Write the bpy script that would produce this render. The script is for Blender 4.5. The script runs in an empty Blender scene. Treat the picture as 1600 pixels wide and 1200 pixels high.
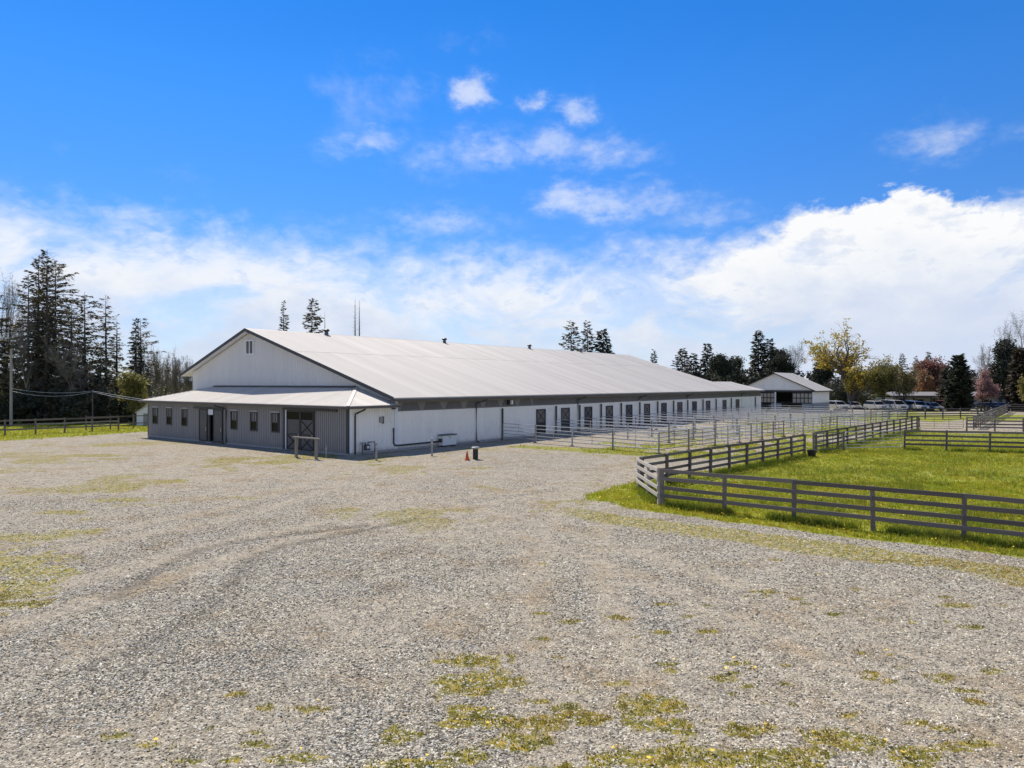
import bpy, math, random
import numpy as np
from mathutils import Vector, Matrix
R = math.radians
scene = bpy.context.scene
col = scene.collection

# ------------------------------------------------------------------ camera
CAM_H = 4.8
cd = bpy.data.cameras.new('camera')
cam = bpy.data.objects.new('camera', cd); col.objects.link(cam)
cam.location = (0, 0, CAM_H); cam.rotation_euler = (R(90), 0, 0)
cd.sensor_width = 36.0; cd.lens = 36.0 * 1085 / 1600
cd.clip_start = .1; cd.clip_end = 20000
scene.camera = cam

# ------------------------------------------------------------------ sun, sky, exposure
SUN_AZ, SUN_EL = R(-28.8), R(51.0)          # azimuth measured clockwise from +Y
sd = Vector((math.sin(SUN_AZ) * math.cos(SUN_EL), math.cos(SUN_AZ) * math.cos(SUN_EL), math.sin(SUN_EL)))
ld = bpy.data.lights.new('sun', 'SUN'); ld.energy = 4.1; ld.angle = R(.53); ld.color = (1, .91, .77)
sun = bpy.data.objects.new('sun', ld); col.objects.link(sun)
sun.rotation_euler = (-sd).to_track_quat('-Z', 'Y').to_euler(); sun.location = sd * 200
scene.view_settings.view_transform = 'Standard'; scene.view_settings.look = 'None'
scene.view_settings.exposure = 0.6; scene.view_settings.gamma = 1.0
scene.view_settings.use_curve_mapping = False
scene.cycles.max_bounces = 6; scene.cycles.transparent_max_bounces = 6
scene.cycles.use_denoising = True


class NT:
    """small helper for building node trees"""
    def __init__(s, tree): s.t = tree
    def n(s, ty, **kw):
        nd = s.t.nodes.new(ty)
        for k, v in kw.items(): setattr(nd, k, v)
        return nd
    def set(s, sock, v):
        if isinstance(v, bpy.types.NodeSocket): s.t.links.new(v, sock)
        elif v is not None: sock.default_value = v
    def m(s, op, a, b=None, c=None, clamp=False):
        nd = s.n('ShaderNodeMath', operation=op, use_clamp=clamp)
        s.set(nd.inputs[0], a)
        if b is not None: s.set(nd.inputs[1], b)
        if c is not None: s.set(nd.inputs[2], c)
        return nd.outputs[0]
    def ss(s, v, a, b):
        nd = s.n('ShaderNodeMapRange', interpolation_type='SMOOTHSTEP')
        s.set(nd.inputs[0], v); s.set(nd.inputs[1], a); s.set(nd.inputs[2], b)
        return nd.outputs[0]
    def mix(s, f, a, b, bt='MIX'):
        nd = s.n('ShaderNodeMix', data_type='RGBA', blend_type=bt)
        s.set(nd.inputs[0], f); s.set(nd.inputs[6], a); s.set(nd.inputs[7], b)
        return nd.outputs[2]
    def noise(s, vec, scale, detail=3, rough=.55, dist=0, dim='3D'):
        nd = s.n('ShaderNodeTexNoise', noise_dimensions=dim)
        if vec is not None: s.set(nd.inputs['Vector'], vec)
        nd.inputs['Scale'].default_value = scale; nd.inputs['Detail'].default_value = detail
        nd.inputs['Roughness'].default_value = rough; nd.inputs['Distortion'].default_value = dist
        return nd.outputs[0]
    def ramp(s, f, stops):
        nd = s.n('ShaderNodeValToRGB'); e = nd.color_ramp.elements
        while len(e) < len(stops): e.new(.5)
        for x, (p, c) in zip(e, stops):
            x.position = p; x.color = (*c, 1) if len(c) == 3 else c
        s.set(nd.inputs[0], f); return nd.outputs[0]


def make_world():
    w = bpy.data.worlds.new('World'); scene.world = w; w.use_nodes = True
    w.node_tree.nodes.clear(); g = NT(w.node_tree)
    out = g.n('ShaderNodeOutputWorld'); bg = g.n('ShaderNodeBackground')
    bg.inputs['Strength'].default_value = .1
    sky = g.n('ShaderNodeTexSky'); sky.sky_type = 'NISHITA'; sky.sun_disc = False
    sky.sun_elevation = SUN_EL; sky.sun_rotation = SUN_AZ
    sky.altitude = 400; sky.air_density = 1.0; sky.dust_density = 0.0; sky.ozone_density = 3.0
    hs = g.n('ShaderNodeHueSaturation'); g.set(hs.inputs['Color'], sky.outputs[0])
    hs.inputs['Hue'].default_value = .502; hs.inputs['Saturation'].default_value = SKY_SAT; hs.inputs['Value'].default_value = SKY_VAL
    clear_sky = g.mix(1.0, hs.outputs[0], (1.0, .90, 1.04, 1), 'MULTIPLY')
    tc = g.n('ShaderNodeTexCoord'); d = tc.outputs['Generated']
    sp = g.n('ShaderNodeSeparateXYZ'); g.set(sp.inputs[0], d)
    x, y, z = sp.outputs
    az = g.m('MULTIPLY', g.m('ARCTAN2', x, y), 180 / math.pi)
    el = g.m('MULTIPLY', g.m('ARCSINE', z), 180 / math.pi)
    # flattened domain for cloud shapes
    cb = g.n('ShaderNodeCombineXYZ'); g.set(cb.inputs[0], az); g.set(cb.inputs[1], g.m('MULTIPLY', el, 1.7))
    v = cb.outputs[0]
    n_big = g.noise(v, .06, 5, .55)
    n_mid = g.noise(v, .16, 8, .58, .25)
    n_fine = g.noise(v, .5, 8, .6, .3)
    n_wisp = g.noise(v, .11, 9, .62, .6)
    # cloud bank along the whole horizon, heaped higher where the cumulus stands
    def gauss(c, wd, amp):
        q = g.m('DIVIDE', g.m('SUBTRACT', az, c), wd)
        return g.m('MULTIPLY', g.m('POWER', math.e, g.m('MULTIPLY', g.m('MULTIPLY', q, q), -1)), amp)
    cum = g.m('ADD', gauss(27, 9.5, 1.0), gauss(36, 8, .35))
    top = g.m('ADD', g.m('ADD', 10.9, g.m('MULTIPLY', cum, 2.3)), gauss(-36, 7, 1.6))
    top = g.m('ADD', top, gauss(-20, 8, 1.0))
    top = g.m('ADD', top, g.m('MULTIPLY', g.m('SUBTRACT', n_mid, .5), 5.0))
    top = g.m('ADD', top, g.m('MULTIPLY', g.m('SUBTRACT', n_fine, .5), 4.4))
    soft = g.m('SUBTRACT', 4.2, g.m('MULTIPLY', cum, 3.0))
    dd = g.m('SUBTRACT', top, el)
    bank = g.ss(dd, g.m('MULTIPLY', soft, -.35), soft)
    # thin places inside the bank
    thin = g.ss(n_wisp, .36, .58)
    body = g.m('ADD', .70, g.m('MULTIPLY', cum, .5), clamp=True)
    bank = g.m('MULTIPLY', bank, g.m('MAXIMUM', g.m('MULTIPLY', g.m('ADD', g.m('MULTIPLY', thin, .55), .5), g.m('ADD', body, .22)), g.m('MULTIPLY', cum, .98)), clamp=True)
    # single small clouds
    puffs = [(-3.2, 22.8, 1.5, 1.0, .95), (1.9, 22.1, 1.2, .6, .6), (5.4, 21.4, 1.7, .9, .65), (-11.6, 18.9, 2.8, 1.0, .55), (-14.0, 18.2, 2.0, .8, .4),
             (-6.5, 17.8, 3.0, 1.4, .45), (-2.0, 18.6, 3.4, 1.4, .6), (3.0, 18.9, 3.0, 1.4, .62), (7.2, 18.3, 3.4, 1.2, .55), (10.0, 17.9, 2.2, .9, .4), (-7.4, 23.2, 1.4, .7, .3),
             (4.4, 14.9, 2.2, 1.3, .8), (7.6, 14.3, 3.0, 1.3, .75), (11.6, 14.4, 3.0, 1.2, .6), (10.4, 16.3, 1.4, .5, .35), (31.4, 16.6, 2.6, 1.1, .6), (35.6, 16.4, 1.8, .6, .35),
             (-5.4, 13.0, 4.6, 1.2, .55), (-14, 12.6, 4.0, .9, .3), (15.5, 13.2, 3.5, 1.2, .5), (-11, 24.5, 2.5, 1.2, .2), (-4.0, 26.2, 3.0, .9, .2)]
    wn = g.noise(v, .35, 6, .6)
    wn2 = g.noise(v, .9, 7, .62)
    cb2 = g.n('ShaderNodeCombineXYZ'); g.set(cb2.inputs[0], g.m('ADD', az, 50)); g.set(cb2.inputs[1], g.m('MULTIPLY', el, 1.6))
    waz = g.m('ADD', az, g.m('MULTIPLY', g.m('SUBTRACT', g.noise(cb2.outputs[0], .45, 5, .6), .5), 4.2))
    wel = g.m('ADD', el, g.m('MULTIPLY', g.m('SUBTRACT', g.noise(v, .42, 5, .6), .5), 2.8))
    tot = None
    for (a, e, ra, re, am) in puffs:
        qa = g.m('DIVIDE', g.m('SUBTRACT', waz, a), ra * 1.1); qe = g.m('DIVIDE', g.m('SUBTRACT', wel, e), re * 1.1)
        r2 = g.m('ADD', g.m('MULTIPLY', qa, qa), g.m('MULTIPLY', qe, qe))
        s_ = g.m('MULTIPLY', g.m('POWER', math.e, g.m('MULTIPLY', r2, -.8)), am)
        tot = s_ if tot is None else g.m('MAXIMUM', tot, s_)
    shp = g.m('ADD', g.m('MULTIPLY', g.m('SUBTRACT', wn, .5), 1.3), g.m('MULTIPLY', g.m('SUBTRACT', wn2, .5), .9))
    puff = g.m('MULTIPLY', g.ss(g.m('ADD', tot, g.m('MULTIPLY', shp, .7)), .0, 1.1), g.m('MINIMUM', g.m('MULTIPLY', tot, 1.1), .6))
    # broken cloud added beyond the view to whiten the fill light
    vo = g.n('ShaderNodeVectorMath', operation='ADD'); g.set(vo.inputs[0], d); vo.inputs[1].default_value = CLOUD_SHIFT
    n_o = g.noise(vo.outputs[0], CLOUD_SCALE, 8, .58, .3)
    fill_cloud = g.m('MULTIPLY', g.ss(n_o, .50, .64), .68)
    dens = g.m('MAXIMUM', g.m('MAXIMUM', bank, puff), fill_cloud)
    # cloud colour: bright tops, blue grey shaded bellies
    deep = g.ss(dd, 1.5, 9.0)
    cb3 = g.n('ShaderNodeCombineXYZ'); g.set(cb3.inputs[0], g.m('SUBTRACT', az, 1.0)); g.set(cb3.inputs[1], g.m('MULTIPLY', g.m('ADD', el, 1.3), 1.7))
    relief = g.m('ADD', g.m('MULTIPLY', g.m('SUBTRACT', g.noise(cb3.outputs[0], .16, 8, .58, .25), n_mid), 1.3), g.m('MULTIPLY', g.m('SUBTRACT', g.noise(cb3.outputs[0], .5, 8, .6, .3), n_fine), .8))
    relief = g.ss(relief, -.02, .30)
    belly = g.m('MULTIPLY', deep, g.m('ADD', .45, g.m('MULTIPLY', n_mid, .9)), clamp=True)
    belly = g.m('MAXIMUM', belly, g.m('MULTIPLY', relief, .6))
    ccol = g.mix(belly, (*[c * 10 for c in (.64, .645, .65)], 1), (*[c * 10 for c in (.42, .475, .585)], 1))
    clear = g.mix(g.ss(el, 24, 6), clear_sky, g.mix(1.0, clear_sky, (.60, .72, .80, 1), 'MULTIPLY'))
    c = g.mix(dens, clear, ccol)
    g.set(bg.inputs['Color'], c); g.set(out.inputs[0], bg.outputs[0])


CLOUD_SHIFT, CLOUD_SCALE = (-2.15, 2.01, 1.62), 1.5
SKY_SAT, SKY_VAL = 1.38, 1.0
make_world()

# ------------------------------------------------------------------ materials
MAT = {}


def mat(name, c, rough=.7, metal=0, var=.12, scale=3.0, spec=.5, bump=0, bscale=20, stretch=(1, 1, 1), trans=0, objrand=0, c2=None, emis=None):
    if name in MAT: return MAT[name]
    m = bpy.data.materials.new(name); m.use_nodes = True; g = NT(m.node_tree)
    b = m.node_tree.nodes['Principled BSDF']; o = m.node_tree.nodes['Material Output']
    tc = g.n('ShaderNodeTexCoord'); mp = g.n('ShaderNodeMapping'); g.set(mp.inputs[0], tc.outputs['Object'])
    mp.inputs['Scale'].default_value = stretch
    oi = g.n('ShaderNodeObjectInfo')
    ad = g.n('ShaderNodeVectorMath', operation='ADD'); g.set(ad.inputs[0], mp.outputs[0])
    cb = g.n('ShaderNodeCombineXYZ'); g.set(cb.inputs[0], g.m('MULTIPLY', oi.outputs['Random'], 37.0)); g.set(ad.inputs[1], cb.outputs[0])
    n1 = g.noise(ad.outputs[0], scale, 5, .6)
    k = g.m('ADD', 1 - var, g.m('MULTIPLY', n1, 2 * var))
    if objrand: k = g.m('MULTIPLY', k, g.m('ADD', 1 - objrand, g.m('MULTIPLY', oi.outputs['Random'], 2 * objrand)))
    base = (*c, 1)
    if c2 is not None:
        base = g.mix(g.ss(g.noise(ad.outputs[0], scale * .6, 4, .6), .38, .66), (*c, 1), (*c2, 1))
    vm = g.n('ShaderNodeVectorMath', operation='SCALE')
    if isinstance(base, tuple): vm.inputs[0].default_value = c
    else: g.set(vm.inputs[0], base)
    g.set(vm.inputs['Scale'], k)
    g.set(b.inputs['Base Color'], vm.outputs[0])
    b.inputs['Roughness'].default_value = rough; b.inputs['Metallic'].default_value = metal
    b.inputs['Specular IOR Level'].default_value = spec
    if bump:
        bn = g.n('ShaderNodeBump'); bn.inputs['Strength'].default_value = bump; bn.inputs['Distance'].default_value = .01
        g.set(bn.inputs['Height'], g.noise(ad.outputs[0], bscale, 4)); g.set(b.inputs['Normal'], bn.outputs[0])
    if trans:
        tl = g.n('ShaderNodeBsdfTranslucent'); g.set(tl.inputs[0], vm.outputs[0])
        mx = g.n('ShaderNodeMixShader'); mx.inputs[0].default_value = trans
        g.set(mx.inputs[1], b.outputs[0]); g.set(mx.inputs[2], tl.outputs[0]); g.set(o.inputs[0], mx.outputs[0])
    MAT[name] = m; return m


mat('white_siding', (.84, .82, .775), .45, var=.07, scale=.8, stretch=(1, 1, .15), objrand=.02)
mat('pale_siding', (.70, .685, .65), .5, var=.06, scale=.8, stretch=(1, 1, .15), objrand=.02)
mat('grey_siding', (.26, .252, .252), .5, var=.08, scale=.8, stretch=(1, 1, .15), objrand=.03)
mat('roof_metal', (.52, .48, .425), .55, metal=.0, var=.16, scale=.6, stretch=(1, .15, 1), objrand=.07, spec=.42)
mat('trim_dark', (.035, .034, .038), .5, var=.2)
mat('fascia', (.10, .085, .075), .55, var=.2)
mat('trim_white', (.76, .77, .78), .5, var=.06)
mat('vent_mesh', (.125, .12, .115), .7, var=.25, scale=1.5)
mat('vent_light', (.21, .20, .19), .6, var=.15, scale=1.2)
mat('lattice_pane', (.38, .33, .25), .6, var=.2)
mat('glass', (.008, .009, .011), .12, var=.2, spec=.1)
mat('head_grey', (.42, .42, .42), .6)
mat('door_grey', (.062, .062, .065), .45, var=.35, scale=1.5)
mat('door_brown', (.15, .125, .11), .6, var=.25, scale=3)
mat('door_dark', (.022, .019, .018), .55, var=.2)
mat('interior', (.10, .10, .10), .9, var=.2)
mat('concrete', (.33, .32, .31), .85, var=.18, scale=2, bump=.3)
mat('block', (.27, .28, .30), .85, var=.2, scale=1.2)
mat('galv', (.50, .495, .48), .4, metal=.35, var=.25, scale=6)
mat('galv_dark', (.10, .10, .115), .5, metal=.3, var=.25, scale=6)
mat('galv_rust', (.25, .21, .185), .6, metal=.3, var=.3, scale=5)
mat('old_wood', (.16, .13, .112), .8, var=.4, scale=5, stretch=(.3, 6, 6), bump=.4, bscale=30, objrand=.32)
mat('wood_sunlit', (.46, .41, .36), .8, var=.28, scale=5, stretch=(.3, 6, 6), bump=.4, bscale=30, objrand=.1)  # sunlit copy of the fence wood; sun brightness painted into its colour
mat('grey_wood', (.25, .225, .20), .85, var=.4, scale=5, stretch=(.3, 6, 6), bump=.4, bscale=30, objrand=.2)
mat('rail_wood', (.27, .24, .20), .85, var=.35, scale=5, stretch=(.3, 6, 6), bump=.4)
mat('wood_dark', (.085, .075, .075), .8, var=.3, scale=5, stretch=(.3, 6, 6), objrand=.2)
mat('bark', (.085, .07, .058), .95, var=.35, scale=6, stretch=(3, 3, .6))
mat('bark_grey', (.20, .175, .15), .95, var=.3, scale=6, stretch=(3, 3, .6))
mat('leaf_cedar', (.075, .072, .042), .75, var=.45, scale=.9, trans=.25, objrand=.15, c2=(.135, .110, .066))
mat('leaf_fir', (.042, .050, .034), .75, var=.45, scale=.9, trans=.2, objrand=.15, c2=(.065, .070, .044))
mat('leaf_bush', (.045, .055, .034), .7, var=.45, scale=1.1, trans=.2, objrand=.2, c2=(.085, .078, .045))
mat('leaf_gold', (.50, .36, .05), .7, var=.35, scale=.8, trans=.4, c2=(.38, .32, .06))
mat('leaf_lime', (.26, .225, .06), .7, var=.35, scale=.8, trans=.45, c2=(.17, .165, .05))
mat('leaf_olive', (.20, .175, .07), .7, var=.35, scale=.8, trans=.35, c2=(.15, .12, .055))
mat('leaf_orange', (.38, .19, .09), .7, var=.3, scale=.8, trans=.35, c2=(.20, .13, .07))
mat('leaf_red', (.27, .125, .105), .7, var=.3, scale=.8, trans=.35, c2=(.24, .13, .10))
mat('leaf_pink', (.44, .26, .245), .7, var=.3, scale=.8, trans=.4, c2=(.30, .18, .16))
mat('leaf_bronze', (.085, .065, .042), .75, var=.4, scale=.8, trans=.25, c2=(.06, .055, .035))
mat('leaf_far', (.075, .068, .058), .9, var=.35, scale=.15, trans=.2, c2=(.05, .055, .042))
mat('orange_plastic', (.60, .085, .025), .5, var=.08)
mat('black_plastic', (.018, .018, .02), .5, var=.2)
mat('grey_plastic', (.30, .295, .28), .5, var=.1)
mat('appliance_white', (.72, .72, .70), .4, var=.06)
mat('tyre', (.02, .02, .02), .9, var=.2)
mat('rim', (.45, .45, .46), .35, metal=.7, var=.1)
mat('lamp_lens', (.75, .75, .72), .15, var=.05)
mat('wire', (.62, .62, .64), .35, metal=.3, var=.1)
mat('pole_wood', (.33, .30, .27), .9, var=.2, scale=3, stretch=(3, 3, .4))
for nm, c in dict(white=(.36, .36, .35), silver=(.25, .255, .26), black=(.02, .02, .023), maroon=(.12, .025, .02), blue=(.035, .05, .10), pearl=(.27, .245, .23), grey=(.14, .145, .155)).items():
    mat('paint_' + nm, c, .22, var=.03, spec=.6)


def splash(name, tint, zmax):
    m = MAT[name]; g = NT(m.node_tree); b = m.node_tree.nodes['Principled BSDF']; src = b.inputs['Base Color'].links[0].from_socket
    tc = g.n('ShaderNodeTexCoord'); sp = g.n('ShaderNodeSeparateXYZ'); g.set(sp.inputs[0], tc.outputs['Object']); ge = g.n('ShaderNodeNewGeometry')
    nz = g.noise(ge.outputs['Position'], 2.6, 6, .7)
    f = g.m('MULTIPLY', g.ss(g.m('ADD', sp.outputs[2], g.m('MULTIPLY', nz, zmax * 1.5)), zmax * 1.7, zmax * .5), .55)
    stain = g.m('MULTIPLY', g.ss(g.noise(ge.outputs['Position'], .7, 6, .7), .52, .75), .22)
    g.set(b.inputs['Base Color'], g.mix(g.m('MAXIMUM', f, stain), src, (*tint, 1)))


splash('white_siding', (.40, .36, .30), .34); splash('grey_siding', (.20, .18, .155), .34)


# ------------------------------------------------------------------ mesh helpers
def tag(o, label=None, cat=None, group=None, kind=None):
    if label: o['label'] = label
    if cat: o['category'] = cat
    if group: o['group'] = group
    if kind: o['kind'] = kind
    return o


def empty(name, loc=(0, 0, 0), rz=0, label=None, cat=None, group=None):
    o = bpy.data.objects.new(name, None); col.objects.link(o)
    o.location = loc; o.rotation_euler = (0, 0, rz); o.empty_display_size = .2
    return tag(o, label, cat, group)


def link(name, me, parent=None, loc=(0, 0, 0), rot=(0, 0, 0), scale=(1, 1, 1)):
    o = bpy.data.objects.new(name, me); col.objects.link(o)
    if parent: o.parent = parent
    o.location = loc; o.rotation_euler = rot; o.scale = scale
    return o


def copy_tree(o, parent=None):
    c = o.copy(); col.objects.link(c); c.parent = parent
    for ch in list(o.children): copy_tree(ch, c)
    return c


def np_mesh(name, verts, loops, sizes, m, smooth=False):
    me = bpy.data.meshes.new(name); verts = np.asarray(verts, np.float32); loops = np.asarray(loops, np.int32).ravel()
    sizes = np.asarray(sizes, np.int32)
    me.vertices.add(len(verts)); me.vertices.foreach_set('co', verts.ravel())
    me.loops.add(len(loops)); me.loops.foreach_set('vertex_index', loops)
    me.polygons.add(len(sizes)); me.polygons.foreach_set('loop_start', np.concatenate([[0], np.cumsum(sizes)[:-1]]).astype(np.int32))
    me.polygons.foreach_set('loop_total', sizes)
    me.update(calc_edges=True)
    if smooth: me.polygons.foreach_set('use_smooth', np.ones(len(sizes), bool))
    me.materials.append(MAT[m] if isinstance(m, str) else m)
    return me


class MB:
    def __init__(s): s.v = []; s.f = []
    def add(s, vs, fs):
        b = len(s.v); s.v += [tuple(p) for p in vs]; s.f += [tuple(i + b for i in f) for f in fs]; return s
    def box(s, x0, x1, y0, y1, z0, z1):
        x0, x1 = sorted((x0, x1)); y0, y1 = sorted((y0, y1)); z0, z1 = sorted((z0, z1))
        return s.add([(x0, y0, z0), (x1, y0, z0), (x1, y1, z0), (x0, y1, z0), (x0, y0, z1), (x1, y0, z1), (x1, y1, z1), (x0, y1, z1)],
                     [(3, 2, 1, 0), (4, 5, 6, 7), (0, 1, 5, 4), (1, 2, 6, 5), (2, 3, 7, 6), (3, 0, 4, 7)])
    def bar(s, p, q, w, h, up=(0, 0, 1)):
        p, q = Vector(p), Vector(q); d = (q - p).normalized(); a = d.cross(Vector(up))
        if a.length < 1e-4: a = d.cross(Vector((1, 0, 0)))
        a.normalize(); b = a.cross(d).normalized(); a *= w / 2; b *= h / 2
        vs = [p - a - b, p + a - b, p + a + b, p - a + b, q - a - b, q + a - b, q + a + b, q - a + b]
        return s.add(vs, [(3, 2, 1, 0), (4, 5, 6, 7), (0, 1, 5, 4), (1, 2, 6, 5), (2, 3, 7, 6), (3, 0, 4, 7)])
    def tube(s, pts, r, n=8, r1=None):
        pts = [Vector(p) for p in pts]; k = len(pts); rings = []
        for i, p in enumerate(pts):
            d = (pts[min(i + 1, k - 1)] - pts[max(i - 1, 0)]).normalized()
            a = d.cross(Vector((0, 0, 1)))
            if a.length < 1e-3: a = Vector((1, 0, 0))
            a.normalize(); b = a.cross(d)
            rr = r if r1 is None else r + (r1 - r) * i / (k - 1)
            rings.append([p + (a * math.cos(2 * math.pi * j / n) + b * math.sin(2 * math.pi * j / n)) * rr for j in range(n)])
        vs = [p for rg in rings for p in rg]; fs = []
        for i in range(k - 1):
            for j in range(n):
                fs.append((i * n + j, i * n + (j + 1) % n, (i + 1) * n + (j + 1) % n, (i + 1) * n + j))
        fs += [tuple(range(n))[::-1], tuple(range((k - 1) * n, k * n))]
        return s.add(vs, fs)
    def lathe(s, prof, n=14, c=(0, 0, 0)):
        vs = []; fs = []; k = len(prof)
        for r, z in prof:
            for j in range(n):
                a = 2 * math.pi * j / n; vs.append((c[0] + r * math.cos(a), c[1] + r * math.sin(a), c[2] + z))
        for i in range(k - 1):
            for j in range(n): fs.append((i * n + j, i * n + (j + 1) % n, (i + 1) * n + (j + 1) % n, (i + 1) * n + j))
        fs += [tuple(range(n))[::-1], tuple(range((k - 1) * n, k * n))]
        return s.add(vs, fs)
    def prism(s, poly, a, b, axis='y'):
        """polygon of (u, z) pairs extruded along an axis from a to b"""
        mk = (lambda u, z, t: (u, t, z)) if axis == 'y' else (lambda u, z, t: (t, u, z))
        n = len(poly); vs = [mk(u, z, a) for u, z in poly] + [mk(u, z, b) for u, z in poly]
        fs = [tuple(range(n)), tuple(range(2 * n - 1, n - 1, -1))] + [(i, i + n, (i + 1) % n + n, (i + 1) % n) for i in range(n)]
        return s.add(vs, fs)
    def mesh(s, name, m):
        me = bpy.data.meshes.new(name); me.from_pydata(s.v, [], s.f)
        import bmesh
        bm = bmesh.new(); bm.from_mesh(me); bmesh.ops.recalc_face_normals(bm, faces=bm.faces); bm.to_mesh(me); bm.free()
        me.materials.append(MAT[m]); return me
    def build(s, name, m, parent=None, loc=(0, 0, 0), rot=(0, 0, 0)):
        return link(name, s.mesh(name, m), parent, loc, rot)


def ribbed(name, w, hl, hr, n, m, rd=.025, rw=.06, th=.02, flat=False):
    """sheet panel of width w with n raised ribs; hl / hr its length at the left / right edge.
    flat=False: stands in xz, ribs towards -y.  flat=True: lies in xy, ribs towards +z."""
    xs, ds = [0], [0]
    for i in range(n):
        c = w * (i + .5) / n
        xs += [c - rw / 2, c - rw / 4, c + rw / 4, c + rw / 2]; ds += [0, rd, rd, 0]
    xs.append(w); ds.append(0); k = len(xs)
    H = [hl + (hr - hl) * x / w for x in xs]
    P = (lambda x, o, h: (x, h, o)) if flat else (lambda x, o, h: (x, -o, h))
    vs = [P(x, o, 0) for x, o in zip(xs, ds)] + [P(x, o, h) for x, o, h in zip(xs, ds, H)]
    vs += [P(0, -th, 0), P(w, -th, 0), P(w, -th, H[-1]), P(0, -th, H[0])]
    fs = [(i, i + 1, k + i + 1, k + i) for i in range(k - 1)]
    B = 2 * k
    fs += [(B, B + 3, B + 2, B + 1), (0, k, B + 3, B), (k - 1, B + 1, B + 2, 2 * k - 1)]
    fs += [tuple([B] + [B + 1] + list(range(k - 1, -1, -1))), tuple([B + 3] + list(range(k, 2 * k)) + [B + 2])]
    return MB().add(vs, fs).mesh(name, m)


# ------------------------------------------------------------------ numpy noise and the ground masks
_rng = np.random.RandomState(7)
_LAT = _rng.rand(256, 256)


def vnoise(x, y):
    xi = np.floor(x).astype(int); yi = np.floor(y).astype(int); fx = x - xi; fy = y - yi
    fx = fx * fx * (3 - 2 * fx); fy = fy * fy * (3 - 2 * fy)
    a = _LAT[xi & 255, yi & 255]; b = _LAT[(xi + 1) & 255, yi & 255]; c = _LAT[xi & 255, (yi + 1) & 255]; d = _LAT[(xi + 1) & 255, (yi + 1) & 255]
    return (a * (1 - fx) + b * fx) * (1 - fy) + (c * (1 - fx) + d * fx) * fy


def fbm(x, y, s, o=4):
    t = 0; a = .5; n = 0
    for i in range(o):
        t = t + a * vnoise(x * s + 17.3 * i, y * s + 5.1 * i); n += a; a *= .5; s *= 2.03
    return t / n


def sst(v, a, b):
    t = np.clip((v - a) / (b - a), 0, 1); return t * t * (3 - 2 * t)


PATCHES = [(-15.0, 21.7, 1.2, 0.72), (-13.2, 18.6, 1.03, 1.0), (-12.04, 17.65, 0.81, 0.36), (-11.35, 15.78, 0.58, 1.06), (-10.16, 15.1, 0.28, 0.26), (-18.26, 31.95, 1.47, 1.18), (-31.15, 55.4, 2.55, 2.36), (-16.74, 34.26, 0.79, 0.9), (-17.69, 44.14, 1.71, 2.25), (-29.6, 43.4, 1.6, 1.45), (-27.86, 46.5, 2.57, 1.25), (-13.29, 46.0, 2.14, 1.6), (-14.56, 42.69, 1.97, 1.4), (-0.61, 12.11, 0.5, 0.23), (-0.51, 11.03, 0.46, 0.37), (-0.66, 10.21, 0.24, 0.3), (-0.27, 9.92, 0.27, 0.15), (-1.0, 9.83, 0.23, 0.11), (0.39, 10.52, 0.19, 0.09), (0.5, 9.92, 0.27, 0.17), (0.97, 10.02, 0.28, 0.17), (0.0, 9.3, 0.3, 0.17), (-0.5, 9.06, 0.21, 0.13), (-1.48, 9.47, 0.26, 0.21), (2.02, 10.42, 0.38, 0.21), (2.26, 9.83, 0.36, 0.19), (2.23, 8.98, 0.5, 0.23), (1.31, 8.9, 0.25, 0.09), (3.2, 9.64, 0.27, 0.14), (4.54, 9.3, 0.47, 0.23), (5.13, 8.98, 0.25, 0.19), (3.31, 8.75, 0.32, 0.12), (-1.29, 8.75, 0.32, 0.12), (9.71, 15.05, 0.76, 0.17), (0.77, 18.53, 0.2, 0.2), (-5.41, 9.47, 0.26, 0.1), (-4.76, 9.22, 0.21, 0.1), (-4.07, 8.83, 0.24, 0.07), (-4.18, 9.64, 0.12, 0.07), (-3.4, 9.22, 0.17, 0.08), (-2.87, 8.9, 0.25, 0.09), (-13.77, 22.64, 0.83, 0.39), (-16.8, 26.04, 0.72, 0.39), (3.6, 9.0, .5, .12), (.6, 8.6, .5, .15)]
_r = np.random.RandomState(3)
for _ in range(70):                                      # small dry moss cushions over the right half of the lot
    yy = 10.2 + 9 * _r.rand() ** 1.4; xx = yy * (.02 + .72 * _r.rand()); q = .07 + .12 * _r.rand(); PATCHES.append((xx, yy, q * 1.5, q * .8))
for _ in range(16):
    yy = 22 + 26 * _r.rand(); xx = -32 + 38 * _r.rand(); q = .25 + .5 * _r.rand(); PATCHES.append((xx, yy, q * 1.5, q * .9))
for _ in range(30):
    yy = 8.6 + 2.2 * _r.rand(); xx = yy * (-.5 + 1.25 * _r.rand()); q = .08 + .14 * _r.rand(); PATCHES.append((xx, yy, q * 1.5, q * .8))
for _i, (_x, _y, _a, _b) in enumerate(PATCHES[:45]):
    if _y < 12.5: PATCHES[_i] = (_x, _y, _a * 1.45, _b * 1.5)
    elif _x < -9 and _y < 23: PATCHES[_i] = (_x - .3, _y, _a * 1.5, _b * 1.35)
RUTS = [[(-7.09, 11.84), (-6.72, 13.02), (-6.58, 14.27), (-6.62, 15.78), (-6.88, 17.36), (-7.16, 19.43), (-6.72, 20.83), (-5.65, 21.88), (-3.62, 24.57)],
        [(-9.02, 15.78), (-9.17, 17.77), (-9.13, 19.43), (-8.8, 20.75), (-7.6, 21.9), (-5.0, 23.6)]]
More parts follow.
